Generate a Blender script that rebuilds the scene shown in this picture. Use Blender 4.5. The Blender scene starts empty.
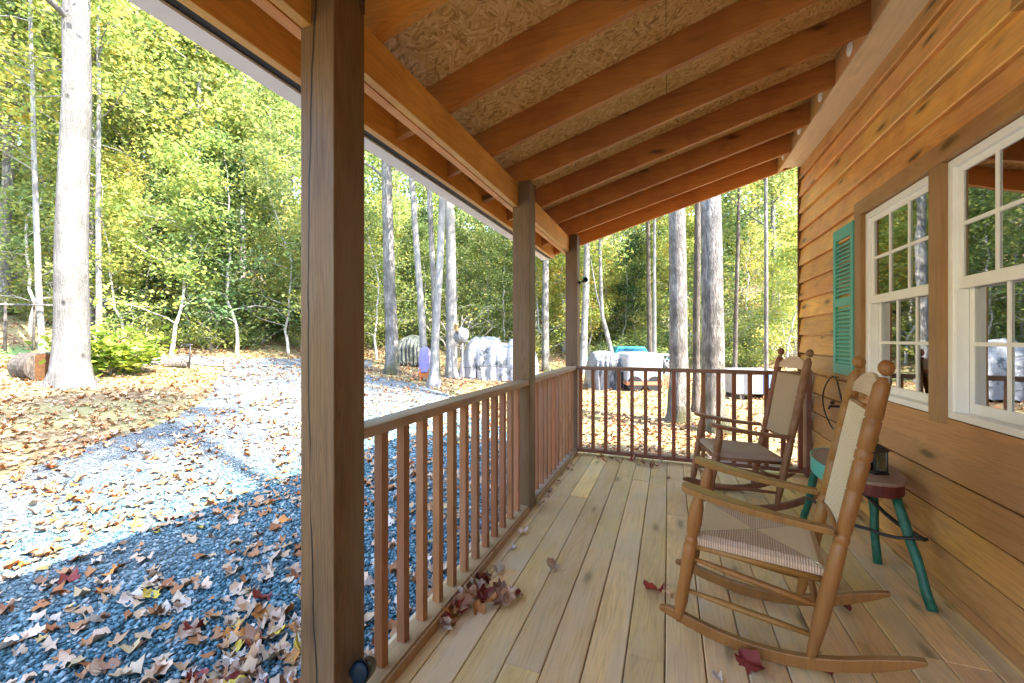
import bpy, math, random
import numpy as np
from mathutils import Vector, Matrix
R = math.radians
rng = random.Random(7)
nr = np.random.RandomState(11)
scene = bpy.context.scene
COL = scene.collection

# ------------------------------------------------------------------ camera numbers
F_PX, YAW, V0, EYE = 410.0, 0.3645, 339.0, 1.319
CS, SN = math.cos(YAW), math.sin(YAW)
def view_ray(u, v):
    a = (u - 512) / F_PX
    return -SN + a * CS, CS + a * SN, -(v - V0) / F_PX

# ------------------------------------------------------------------ terrain height
def gz(x, y):
    x = np.asarray(x, float); y = np.asarray(y, float)
    k = np.maximum(-x - 4.0, 0.0)
    base = -0.35 + 0.08 * k * np.clip(k / 1.0, 0, 1)
    r = np.hypot(x, y)
    hill = 0.36 * 3.0 * np.log1p(np.exp(np.clip((r - 23.0) / 3.0, -30, 30)))
    lump = np.clip((r - 9) / 8, 0, 1) * 0.06 * (np.sin(x * .7 + 1.3) * np.cos(y * .53) + np.sin(x * .31 - y * .4))
    return base + hill + lump
def ground_hit(u, v):
    dx, dy, dz = view_ray(u, v)
    t = 1.0
    while t < 90:
        if EYE + dz * t < float(gz(dx * t, dy * t)): break
        t += 0.03
    return dx * t, dy * t, t
def ray_at(u, d):
    dx, dy, _ = view_ray(u, V0)
    return dx * d, dy * d
def px_to_z(v, d): return EYE - (v - V0) * d / F_PX

# ------------------------------------------------------------------ node helpers
class NT:
    def __init__(s, name):
        s.m = bpy.data.materials.new(name); s.m.use_nodes = True
        s.t = s.m.node_tree; s.t.nodes.clear()
        s.out = s.n('ShaderNodeOutputMaterial')
    def n(s, typ, **kw):
        nd = s.t.nodes.new(typ)
        for k, v in kw.items(): setattr(nd, k, v)
        return nd
    def l(s, a, b): s.t.links.new(a, b)
    def setin(s, sock, v):
        if hasattr(v, 'is_output'): s.l(v, sock)
        else: sock.default_value = v
    def math(s, op, a, b=None, c=None, clamp=False):
        nd = s.n('ShaderNodeMath', operation=op); nd.use_clamp = clamp
        s.setin(nd.inputs[0], a)
        if b is not None: s.setin(nd.inputs[1], b)
        if c is not None: s.setin(nd.inputs[2], c)
        return nd.outputs[0]
    def vmath(s, op, a, b=None):
        nd = s.n('ShaderNodeVectorMath', operation=op)
        s.setin(nd.inputs[0], a)
        if b is not None: s.setin(nd.inputs[1], b)
        return nd.outputs[0]
    def coord(s): return s.n('ShaderNodeTexCoord').outputs['Object']
    def attr(s, name='rnd'): return s.n('ShaderNodeAttribute', attribute_name=name).outputs['Fac']
    def noise(s, vec, scale, detail=4, rough=.55, dist=0.0):
        nd = s.n('ShaderNodeTexNoise'); s.l(vec, nd.inputs['Vector'])
        nd.inputs['Scale'].default_value = scale; nd.inputs['Detail'].default_value = detail
        nd.inputs['Roughness'].default_value = rough; nd.inputs['Distortion'].default_value = dist
        return nd.outputs['Fac']
    def voro(s, vec, scale, feat='F1', out='Distance', rand=1.0):
        nd = s.n('ShaderNodeTexVoronoi', feature=feat); s.l(vec, nd.inputs['Vector'])
        nd.inputs['Scale'].default_value = scale; nd.inputs['Randomness'].default_value = rand
        return nd.outputs[out]
    def ramp(s, fac, stops, interp='LINEAR'):
        nd = s.n('ShaderNodeValToRGB'); nd.color_ramp.interpolation = interp
        el = nd.color_ramp.elements
        while len(el) < len(stops): el.new(.5)
        for e, (p, c) in zip(el, stops):
            e.position = p; e.color = (c[0], c[1], c[2], 1) if len(c) == 3 else c
        s.l(fac, nd.inputs[0]); return nd.outputs['Color']
    def mix(s, fac, a, b, blend='MIX'):
        nd = s.n('ShaderNodeMix', data_type='RGBA', blend_type=blend)
        s.setin(nd.inputs['Factor'], fac)
        for k, v in ((6, a), (7, b)):
            if hasattr(v, 'is_output'): s.l(v, nd.inputs[k])
            else: nd.inputs[k].default_value = (v[0], v[1], v[2], 1)
        return nd.outputs[2]
    def smooth(s, x, lo, hi):
        nd = s.n('ShaderNodeMapRange', interpolation_type='SMOOTHSTEP')
        s.setin(nd.inputs[0], x); nd.inputs[1].default_value = lo; nd.inputs[2].default_value = hi
        return nd.outputs[0]
    def bump(s, h, strength=.3, dist=.01):
        nd = s.n('ShaderNodeBump'); nd.inputs['Strength'].default_value = strength
        nd.inputs['Distance'].default_value = dist; s.l(h, nd.inputs['Height']); return nd.outputs[0]
    def bsdf(s, color, rough=.6, normal=None, spec=.4, metal=0, coat=0):
        nd = s.n('ShaderNodeBsdfPrincipled')
        s.setin(nd.inputs['Base Color'], color if hasattr(color, 'is_output') else (color[0], color[1], color[2], 1))
        s.setin(nd.inputs['Roughness'], rough)
        nd.inputs['Specular IOR Level'].default_value = spec
        nd.inputs['Metallic'].default_value = metal
        nd.inputs['Coat Weight'].default_value = coat
        if normal is not None: s.l(normal, nd.inputs['Normal'])
        s.l(nd.outputs[0], s.out.inputs['Surface']); return nd

def sc3(c, k): return tuple(min(1, x * k) for x in c)

def wood(name, base, axis='Y', dark=.55, light=1.25, vary=.35, rough=.5, knots=.5, grey=0, greycol=(.42, .39, .36),
         ring=26, bump=.25, tint2=None, crack=None, hue=.02, wear=None, kscale=3.4, streak=.35):
    """Sawn or turned timber: grain stretched along an axis, growth-ring streaks, knots and per-board variation."""
    t = NT(name)
    co = t.coord(); rnd = t.attr()
    off = t.n('ShaderNodeCombineXYZ')
    for i, k in enumerate((37.1, 91.7, 53.3)): t.l(t.math('MULTIPLY', rnd, k), off.inputs[i])
    v = t.vmath('ADD', co, off.outputs[0])
    st = {'X': (.055, 1, 1), 'Y': (1, .055, 1), 'Z': (1, 1, .055)}[axis]
    vs = t.vmath('MULTIPLY', v, st)
    st2 = {'X': (.22, 1, 1), 'Y': (1, .22, 1), 'Z': (1, 1, .22)}[axis]
    vk = t.vmath('MULTIPLY', v, st2)
    low = t.noise(vs, 8.5, 3, .5, .5)
    ringv = t.math('FRACT', t.math('MULTIPLY', low, ring))
    ringv = t.math('ABSOLUTE', t.math('SUBTRACT', ringv, .5))
    fine = t.noise(vs, 140, 4, .65)
    blot = t.noise(co, 2.6, 3, .6)
    sv = t.n('ShaderNodeSeparateXYZ'); t.l(v, sv.inputs[0]); ia = 'XYZ'.index(axis); ib, ic = [q for q in range(3) if q != ia]
    kc = t.n('ShaderNodeCombineXYZ'); t.l(t.math('MULTIPLY', sv.outputs[ia], .30), kc.inputs[0]); t.l(t.math('ADD', sv.outputs[ib], sv.outputs[ic]), kc.inputs[1])
    kn = t.n('ShaderNodeTexVoronoi', voronoi_dimensions='2D'); kn.inputs['Scale'].default_value = kscale
    warp = t.n('ShaderNodeTexNoise'); t.l(v, warp.inputs['Vector']); warp.inputs['Scale'].default_value = 9
    wv_ = t.vmath('ADD', kc.outputs[0], t.vmath('MULTIPLY', warp.outputs['Color'], (.012, .03, 0))); t.l(wv_, kn.inputs['Vector'])
    ks = t.n('ShaderNodeSeparateColor'); t.l(kn.outputs['Color'], ks.inputs[0])
    kd = t.math('ADD', kn.outputs['Distance'], t.math('MULTIPLY', t.math('POWER', ks.outputs[0], 2.0), .07))
    knot = t.math('SUBTRACT', 1.0, t.smooth(kd, .03, .10))
    halo = t.math('SUBTRACT', 1.0, t.smooth(kd, .06, .17))
    g = t.math('ADD', t.math('MULTIPLY', ringv, .5), t.math('ADD', t.math('MULTIPLY', fine, .45), t.math('MULTIPLY', t.noise(vs, 34, 3, .6), .3)))
    col = t.ramp(g, [(.12, sc3(base, dark)), (.45, base), (.85, sc3(base, light))])
    if tint2 is not None:
        col = t.mix(t.smooth(blot, .42, .62), col, t.ramp(g, [(.12, sc3(tint2, dark)), (.45, tint2), (.85, sc3(tint2, light))]))
    else:
        col = t.mix(t.math('MULTIPLY', t.smooth(blot, .45, .7), .35), col, sc3(base, .6))
    col = t.mix(t.math('MULTIPLY', t.smooth(t.noise(t.vmath('MULTIPLY', v, {'X': (.16, 1, 1), 'Y': (1, .16, 1), 'Z': (1, 1, .16)}[axis]), 9, 4, .65), .52, .74), streak), col, sc3(base, .42))
    br = t.n('ShaderNodeMapRange'); t.l(rnd, br.inputs[0]); br.inputs[3].default_value = 1 - vary; br.inputs[4].default_value = 1 + vary * .75
    hs = t.n('ShaderNodeHueSaturation'); t.l(br.outputs[0], hs.inputs['Value']); t.l(col, hs.inputs['Color'])
    hh = t.math('MULTIPLY_ADD', t.math('FRACT', t.math('MULTIPLY', rnd, 7.31)), hue, .5 - hue / 2); t.l(hh, hs.inputs['Hue'])
    col = hs.outputs[0]
    if grey:
        gn = t.smooth(t.noise(vk, 4.0, 4, .65), .38, .68)
        col = t.mix(t.math('MULTIPLY', gn, grey), col, greycol)
    if wear is not None:
        # boards low on the wall have bleached and browned in patches
        zz = t.n('ShaderNodeSeparateXYZ'); t.l(co, zz.inputs[0])
        lowz = t.math('SUBTRACT', 1, t.smooth(zz.outputs[2], .55, 1.75))
        col = t.mix(t.math('MULTIPLY', lowz, t.math('MULTIPLY_ADD', t.smooth(t.noise(vk, 1.8, 4, .6), .35, .6), .55, .3)), col, t.ramp(g, [(.12, sc3(wear, .6)), (.5, wear), (.85, sc3(wear, 1.2))]))
        col = t.mix(t.math('MULTIPLY', t.smooth(t.noise(vk, 3.1, 4, .7), .55, .72), .45), col, sc3(base, .38))
    if knots:
        col = t.mix(t.math('MULTIPLY', halo, .45 * knots), col, sc3(base, .45))
        col = t.mix(t.math('MULTIPLY', knot, knots), col, sc3(base, .16))
    h = t.math('ADD', g, t.math('MULTIPLY', knot, -.3))
    if crack is not None:
        # a drying check that wanders down the face: position given as along-face offset and slope
        x0, sl, w = crack
        sp = t.n('ShaderNodeSeparateXYZ'); t.l(co, sp.inputs[0])
        wob = t.math('MULTIPLY', t.math('SUBTRACT', t.noise(t.vmath('MULTIPLY', co, (0, 0, 1)), 3.5, 3), .5), .03)
        zm = t.math('SUBTRACT', sp.outputs[2], 1.0)
        pos = t.math('ADD', t.math('MULTIPLY_ADD', t.math('MULTIPLY', zm, zm), .0279, t.math('MULTIPLY_ADD', zm, sl, x0)), wob)
        dd = t.math('ABSOLUTE', t.math('SUBTRACT', sp.outputs[0], pos))
        wv = t.math('MULTIPLY', t.smooth(t.noise(t.vmath('MULTIPLY', co, (0, 0, 1)), 1.7, 2), .3, .5), w)
        cm = t.math('LESS_THAN', dd, wv)
        col = t.mix(cm, col, sc3(base, .1)); h = t.math('SUBTRACT', h, t.math('MULTIPLY', cm, 2.0))
    rr = t.math('MULTIPLY_ADD', fine, .25, rough - .12)
    t.bsdf(col, rr, t.bump(h, bump, .004), spec=.35)
    return t.m

def plain(name, col, rough=.6, spec=.4, metal=0, nscale=30, namt=.25, bumpk=.15, bdist=.003):
    t = NT(name); co = t.coord()
    n1 = t.noise(co, nscale, 4, .6)
    c = t.ramp(n1, [(.25, sc3(col, 1 - namt)), (.75, sc3(col, 1 + namt * .6))])
    t.bsdf(c, rough, t.bump(n1, bumpk, bdist), spec, metal)
    return t.m

def leafy(name, stops, trans=.52, rough=.55):
    """Foliage: a colour per leaf from the rnd attribute, shifted a little per plant, thin enough to let light through."""
    t = NT(name)
    oi = t.n('ShaderNodeObjectInfo').outputs['Random']
    f = t.math('ADD', t.math('MULTIPLY', t.attr(), .8), t.math('MULTIPLY', oi, .2))
    col = t.ramp(f, stops)
    p = t.bsdf(col, rough, spec=.35)
    tr = t.n('ShaderNodeBsdfTranslucent'); t.l(t.mix(.35, col, (.9, .9, .2), 'MULTIPLY') if False else col, tr.inputs[0])
    mx = t.n('ShaderNodeMixShader'); mx.inputs[0].default_value = trans
    t.l(p.outputs[0], mx.inputs[1]); t.l(tr.outputs[0], mx.inputs[2]); t.l(mx.outputs[0], t.out.inputs['Surface'])
    return t.m

def bark(name, a, b, scale=9, spots=0.0, moss=None, bumpk=.7, rk=.6):
    t = NT(name); co = t.coord()
    v = t.vmath('MULTIPLY', co, (1, 1, .22))
    n1 = t.noise(v, scale, 5, .65, .4); n2 = t.noise(co, 1.6, 3, .6)
    col = t.ramp(n1, [(.3, a), (.62, b)])
    col = t.mix(t.smooth(n2, .42, .66), col, sc3(a, 1.05))
    if spots:
        kd = t.voro(t.vmath('MULTIPLY', co, (1, 1, .7)), 1.9)
        col = t.mix(t.math('MULTIPLY', t.math('SUBTRACT', 1, t.smooth(kd, .05, .13)), spots), col, sc3(a, .25))
        w = t.voro(t.vmath('MULTIPLY', co, (1, 1, 3.0)), 2.3, 'DISTANCE_TO_EDGE')
        col = t.mix(t.math('MULTIPLY', t.math('SUBTRACT', 1, t.smooth(w, .0, .02)), spots * .6), col, sc3(a, .5))
    if moss:
        sp = t.n('ShaderNodeSeparateXYZ'); t.l(co, sp.inputs[0])
        mf = t.math('MULTIPLY', t.math('SUBTRACT', 1, t.smooth(sp.outputs[2], .1, 1.5)), t.smooth(n2, .35, .6))
        col = t.mix(mf, col, moss)
    fine = t.noise(t.vmath('MULTIPLY', co, (1, 1, .12)), scale * 4.5, 4, .7)
    ridge = t.math('ABSOLUTE', t.math('SUBTRACT', t.noise(t.vmath('MULTIPLY', co, (1, 1, .14)), scale * 1.6, 3, .6, .5), .5))
    col = t.mix(t.math('MULTIPLY', t.math('SUBTRACT', 1, t.smooth(ridge, .0, .06)), rk), col, sc3(a, .5))
    col = t.mix(t.math('MULTIPLY', t.smooth(fine, .5, .75), rk * .75), col, sc3(a, .7))
    hh = t.math('ADD', n1, t.math('ADD', t.math('MULTIPLY', fine, .4), t.math('MULTIPLY', t.smooth(ridge, .0, .08), .6)))
    t.bsdf(col, .85, t.bump(hh, bumpk, .03), .2)
    return t.m

M = {}
M['deck'] = wood('deck_boards', (.72, .49, .215), 'Y', .5, 1.25, .26, .40, .55, .55, (.58, .49, .38), ring=20, bump=.3)
M['siding'] = wood('siding_boards', (.66, .355, .085), 'Y', .5, 1.3, .5, .42, .9, .30, (.56, .36, .22), ring=22, bump=.3, tint2=(.56, .27, .075), wear=(.42, .225, .105), streak=.55)
M['rafter'] = wood('rafter_timber', (.47, .175, .036), 'X', .58, 1.25, .3, .5, .85, 0, ring=18, bump=.2, tint2=(.39, .135, .032))
M['beam'] = wood('beam_timber', (.60, .29, .075), 'Y', .6, 1.25, .15, .5, .8, 0, ring=18, bump=.2, tint2=(.52, .23, .055))
M['block'] = wood('blocking_timber', (.64, .37, .13), 'Y', .7, 1.2, .2, .5, .5, .25, (.5, .36, .24), ring=16, bump=.2)
M['soffit'] = wood('soffit_timber', (.76, .56, .36), 'Y', .7, 1.18, .1, .5, .9, .3, (.62, .5, .4), ring=16, bump=.2)
M['post'] = wood('post_timber', (.125, .07, .026), 'Z', .38, 1.45, .12, .55, .35, .3, (.20, .165, .13), ring=24, bump=.45, tint2=(.125, .07, .028))
M['front_post'] = wood('front_post_timber', (.145, .082, .031), 'Z', .38, 1.45, .1, .55, .3, .35, (.24, .20, .155), ring=24, bump=.5, tint2=(.135, .076, .03), crack=(-1.0852, -.0211, .0034))
M['rail'] = wood('rail_timber', (.32, .195, .105), 'Y', .6, 1.25, .15, .5, .25, .55, (.40, .39, .37), ring=20, bump=.3)
M['end_rail'] = wood('end_rail_timber', (.20, .085, .05), 'X', .6, 1.25, .15, .5, .25, .3, (.3, .27, .26), ring=20, bump=.3)
M['baluster'] = wood('baluster_timber', (.30, .125, .05), 'Z', .6, 1.25, .2, .5, .25, .2, (.36, .3, .25), ring=16, bump=.3)
M['end_baluster'] = wood('end_baluster_timber', (.24, .085, .04), 'Z', .6, 1.25, .2, .5, .2, .1, (.3, .25, .2), ring=16, bump=.3)
M['trim'] = wood('window_trim_timber', (.33, .19, .065), 'Z', .6, 1.2, .12, .5, .4, .25, (.45, .38, .32), ring=18, bump=.3)
M['dark_trim'] = wood('corner_trim_timber', (.16, .07, .035), 'Z', .6, 1.2, .12, .5, .2, 0, ring=18, bump=.3)
M['chair_near'] = wood('honey_chair_timber', (.28, .13, .034), 'Z', .55, 1.2, .12, .38, .12, .12, (.38, .22, .09), ring=12, bump=.15)
M['chair_far'] = wood('brown_chair_timber', (.205, .088, .04), 'Z', .55, 1.2, .12, .42, .12, .15, (.45, .3, .2), ring=12, bump=.15)
M['crest'] = wood('pale_crest_timber', (.56, .41, .29), 'Y', .8, 1.12, .08, .4, .1, .2, (.58, .48, .4), ring=10, bump=.12)
M['stool_top'] = wood('stool_top_timber', (.25, .155, .105), 'Y', .55, 1.25, .15, .55, .3, .3, (.34, .28, .24), ring=22, bump=.4)
M['white_vinyl'] = plain('white_vinyl', (.90, .91, .91), .35, .5, nscale=8, namt=.05, bumpk=.03)
M['gutter'] = plain('gutter_paint', (.74, .71, .73), .45, .4, nscale=3, namt=.07, bumpk=.03)
M['black_gap'] = plain('flat_black', (.018, .015, .016), .6, .3, nscale=12)
M['shutter'] = plain('shutter_paint', (.09, .42, .36), .45, .5, nscale=20, namt=.15)
M['green_paint'] = plain('green_leg_paint', (.012, .125, .085), .45, .5, nscale=26, namt=.55, bumpk=.5, bdist=.004)
M['stool_apron'] = plain('stool_apron_paint', (.12, .022, .018), .5, .4, nscale=30, namt=.5)
M['iron'] = plain('black_iron', (.015, .015, .016), .45, .5, nscale=40, namt=.4)
M['rust'] = plain('rusty_iron', (.10, .05, .03), .7, .3, nscale=40, namt=.5)
M['black_plastic'] = plain('black_plastic', (.012, .016, .02), .25, .6, nscale=10)
M['lamp_glass'] = plain('blue_lamp_glass', (.02, .10, .17), .1, .8, nscale=10)
M['dark_lens'] = plain('dark_lamp_lens', (.004, .012, .022), .35, .12, nscale=10)
M['roofing'] = plain('roof_shingle', (.07, .065, .06), .9, .2, nscale=30, namt=.4, bumpk=.5, bdist=.01)
M['interior'] = plain('room_paint', (.16, .13, .10), .9, .2, nscale=4)
M['concrete'] = plain('foundation_block', (.36, .35, .33), .9, .2, nscale=14, bumpk=.5, bdist=.01)
M['vent'] = plain('white_vent_plastic', (.86, .86, .84), .4, .5, nscale=10, namt=.04)
M['purple_cloth'] = plain('purple_cloth', (.25, .22, .42), .85, .2, nscale=9, namt=.3, bumpk=.6, bdist=.03)
M['orange_paint'] = plain('orange_paint', (.45, .13, .03), .6, .4, nscale=9, namt=.3)
M['blue_paint'] = plain('blue_paint', (.12, .22, .48), .5, .4, nscale=9, namt=.2)
M['teal_paint'] = plain('teal_vehicle_paint', (.03, .27, .30), .3, .5, nscale=5, namt=.2)
M['dish'] = plain('dish_paint', (.36, .365, .38), .5, .4, nscale=6, namt=.08)
M['faded_white'] = plain('faded_white_paint', (.30, .305, .31), .5, .4, nscale=5, namt=.2)
M['tyre'] = plain('tyre_rubber', (.02, .02, .022), .8, .3, nscale=30)
M['log_end'] = plain('log_end_grain', (.085, .04, .015), .8, .2, nscale=16, namt=.45, bumpk=.5)
M['lumber'] = plain('stacked_lumber', (.36, .16, .09), .8, .2, nscale=7, namt=.5)

def make_glass(name='window_glass', ior=6.0):
    t = NT(name)
    fr = t.n('ShaderNodeFresnel'); fr.inputs[0].default_value = ior
    gl = t.n('ShaderNodeBsdfGlossy'); gl.inputs['Roughness'].default_value = .015; gl.inputs['Color'].default_value = (.95, .98, 1, 1)
    tr = t.n('ShaderNodeBsdfTransparent'); tr.inputs[0].default_value = (.80, .86, .84, 1)
    n = t.noise(t.coord(), 1.6, 2); b = t.bump(n, .05, .02); t.l(b, gl.inputs['Normal'])
    mx = t.n('ShaderNodeMixShader'); t.l(fr.outputs[0], mx.inputs[0]); t.l(tr.outputs[0], mx.inputs[1]); t.l(gl.outputs[0], mx.inputs[2])
    t.l(mx.outputs[0], t.out.inputs['Surface']); return t.m
M['glass'] = make_glass()
M['lamp_pane'] = make_glass('lantern_glass', 1.45)

def make_osb():
    t = NT('strand_board'); co = t.coord(); rnd = t.attr()
    cols = []
    for i, a in enumerate((.35, 1.25, 2.2, 2.85)):
        mp = t.n('ShaderNodeMapping', vector_type='TEXTURE'); t.l(co, mp.inputs[0])
        mp.inputs['Rotation'].default_value = (0, 0, a); mp.inputs['Location'].default_value = (i * 3.7, i * 1.9, 0)
        mp.inputs['Scale'].default_value = (1 / 19, 1 / 85, 1 / 6)
        c = t.voro(mp.outputs[0], 1.0, out='Color', rand=1.0)
        cols.append(t.n('ShaderNodeSeparateColor')); t.l(c, cols[-1].inputs[0])
    sel = t.voro(co, 26, out='Color'); ss = t.n('ShaderNodeSeparateColor'); t.l(sel, ss.inputs[0])
    v = t.mix(t.math('GREATER_THAN', ss.outputs[0], .5), cols[0].outputs[0], cols[1].outputs[0])
    w = t.mix(t.math('GREATER_THAN', ss.outputs[1], .5), cols[2].outputs[0], cols[3].outputs[0])
    v = t.mix(t.math('GREATER_THAN', ss.outputs[2], .5), v, w)
    n1 = t.noise(co, 60, 4, .7); big = t.noise(co, 1.1, 3)
    f = t.math('ADD', t.math('MULTIPLY', v, .62), t.math('ADD', t.math('MULTIPLY', n1, .3), t.math('MULTIPLY', t.math('SUBTRACT', big, .5), .5)))
    col = t.ramp(f, [(.06, (.34, .17, .05)), (.32, (.64, .39, .13)), (.62, (.76, .52, .21)), (.95, (.88, .70, .38))])
    t.bsdf(col, .55, t.bump(f, .35, .004), .35)
    return t.m
M['osb'] = make_osb()

def make_gravel(name, stone):
    t = NT(name); co = t.coord()
    if stone:
        f = t.attr()
    else:
        c = t.voro(co, 38, out='Color'); s_ = t.n('ShaderNodeSeparateColor'); t.l(c, s_.inputs[0]); f = s_.outputs[0]
    col = t.ramp(f, [(.0, (.012, .04, .055)), (.3, (.045, .12, .15)), (.65, (.12, .215, .25)), (.88, (.24, .33, .36)), (.97, (.42, .45, .47)), (1, (.30, .22, .16))])
    big = t.noise(co, .8, 4, .6)
    col = t.mix(t.math('MULTIPLY', t.smooth(big, .48, .68), .35), col, (.17, .165, .16))
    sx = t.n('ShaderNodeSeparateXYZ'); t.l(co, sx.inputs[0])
    sunlit_pale = t.smooth(t.math('MULTIPLY_ADD', t.math('SUBTRACT', t.noise(co, .45, 5, .65), .5), 5.0, t.math('MULTIPLY', sx.outputs[0], -1)), 3.2, 6.8)
    col = t.mix(t.math('MULTIPLY', sunlit_pale, .7), col, t.mix(t.noise(co, 30, 3), (.075, .075, .08), (.20, .195, .20)))  # sunlit gravel painted paler, out beyond the porch roof's shadow edge
    if stone: h = t.noise(co, 90, 3)
    else: h = t.voro(co, 38)
    t.bsdf(col, .8, t.bump(h, .8 if not stone else .3, .02 if not stone else .004), .25)
    return t.m
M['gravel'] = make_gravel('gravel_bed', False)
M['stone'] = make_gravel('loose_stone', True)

def make_ground():
    t = NT('woodland_ground'); co = t.coord()
    a = t.noise(co, .35, 5, .65); b = t.noise(co, 9, 5, .7); c = t.noise(co, 45, 3, .6)
    vc = t.voro(co, 16, out='Color'); s_ = t.n('ShaderNodeSeparateColor'); t.l(vc, s_.inputs[0])
    litter = t.ramp(t.math('ADD', t.math('MULTIPLY', s_.outputs[0], .6), t.math('MULTIPLY', b, .4)),
                    [(.1, (.10, .055, .03)), (.4, (.21, .135, .075)), (.65, (.29, .215, .125)), (.9, (.36, .30, .20))])
    straw = t.ramp(c, [(.3, (.21, .185, .08)), (.7, (.33, .30, .155))])
    grass = t.ramp(c, [(.3, (.055, .10, .03)), (.7, (.14, .20, .065))])
    col = t.mix(t.smooth(a, .40, .60), litter, straw)
    g2 = t.noise(t.vmath('ADD', co, (7.3, 2.1, 0)), .28, 4, .6)
    col = t.mix(t.math('MULTIPLY', t.smooth(g2, .55, .68), .75), col, grass)
    # the mown green patch behind the big tree on the left
    d = t.vmath('SUBTRACT', co, (-17.2, 4.6, 0)); d = t.vmath('MULTIPLY', d, (.42, .30, 0))
    ln = t.n('ShaderNodeVectorMath', operation='LENGTH'); t.l(d, ln.inputs[0])
    pm = t.math('SUBTRACT', 1, t.smooth(t.math('ADD', ln.outputs['Value'], t.math('MULTIPLY', t.math('SUBTRACT', b, .5), .5)), .7, 1.1))
    col = t.mix(pm, col, t.ramp(c, [(.3, (.09, .17, .06)), (.7, (.19, .28, .11))]))
    t.bsdf(col, .95, t.bump(t.math('ADD', b, c), .7, .04), .1)
    return t.m
M['ground'] = make_ground()

def leaf_litter_mat(name, stops):
    t = NT(name); f = t.attr()
    n = t.noise(t.coord(), 60, 3)
    col = t.ramp(t.math('ADD', t.math('MULTIPLY', f, .93), t.math('MULTIPLY', n, .07)), stops)
    t.bsdf(col, .6, t.bump(n, .4, .004), .3)
    return t.m
M['litter'] = leaf_litter_mat('dry_leaf_mix', [(0, (.20, .05, .02)), (.2, (.30, .11, .035)), (.38, (.36, .17, .075)), (.6, (.42, .27, .16)),
                                             (.84, (.48, .36, .26)), (.95, (.46, .30, .07)), (1, (.50, .38, .07))])
def one_leaf_mat(name, c):
    t = NT(name); co = t.coord(); n = t.noise(co, 25, 4, .7)
    oi = t.n('ShaderNodeObjectInfo').outputs['Random']
    hs = t.n('ShaderNodeHueSaturation'); t.l(t.ramp(n, [(.3, sc3(c, .6)), (.65, sc3(c, 1.15))]), hs.inputs['Color'])
    t.l(t.math('MULTIPLY_ADD', oi, .55, .72), hs.inputs['Value'])
    p = t.bsdf(hs.outputs[0], .55, t.bump(n, .4, .004), .35)
    return t.m
LEAFC = {'tan': (.56, .38, .26), 'brown': (.30, .14, .075), 'red': (.24, .03, .022), 'orange': (.52, .21, .05), 'yellow': (.62, .45, .06), 'pale': (.62, .50, .42)}
for k, c in LEAFC.items(): M['leaf_' + k] = one_leaf_mat('leaf_' + k, c)

M['bark_white'] = bark('pale_bark', (.17, .165, .155), (.30, .295, .28), 7, .8, None, .7, .25)
M['bark_lit'] = bark('smooth_pale_bark', (.105, .102, .095), (.185, .18, .17), 8, .95, None, .6, .16)
M['bark_grey'] = bark('grey_bark', (.12, .112, .102), (.34, .325, .305), 15, .0, (.10, .10, .05), .9, .45)
M['bark_brown'] = bark('brown_bark', (.07, .058, .048), (.17, .15, .13), 13, 0, None, .8)
M['twig'] = plain('pale_twig_bark', (.42, .40, .37), .85, .2, nscale=12, namt=.35)
GREENS = [(.0, (.08, .15, .06)), (.25, (.16, .24, .085)), (.5, (.24, .30, .09)), (.72, (.36, .40, .11)), (.9, (.50, .45, .12)), (1, (.54, .34, .09))]
YELL = [(.0, (.11, .19, .07)), (.25, (.22, .32, .09)), (.5, (.36, .43, .11)), (.75, (.54, .49, .12)), (.92, (.60, .43, .10)), (1, (.57, .27, .07))]
DARK = [(.0, (.018, .045, .02)), (.35, (.035, .08, .028)), (.7, (.075, .13, .04)), (1, (.16, .20, .05))]
M['leaf_green'] = leafy('green_foliage', GREENS)
M['leaf_gold'] = leafy('golden_foliage', YELL)
M['leaf_dark'] = leafy('dark_foliage', DARK, .3)
M['leaf_laurel'] = leafy('laurel_foliage', [(0, (.07, .14, .02)), (.5, (.22, .32, .04)), (1, (.46, .48, .06))], .35)

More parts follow.
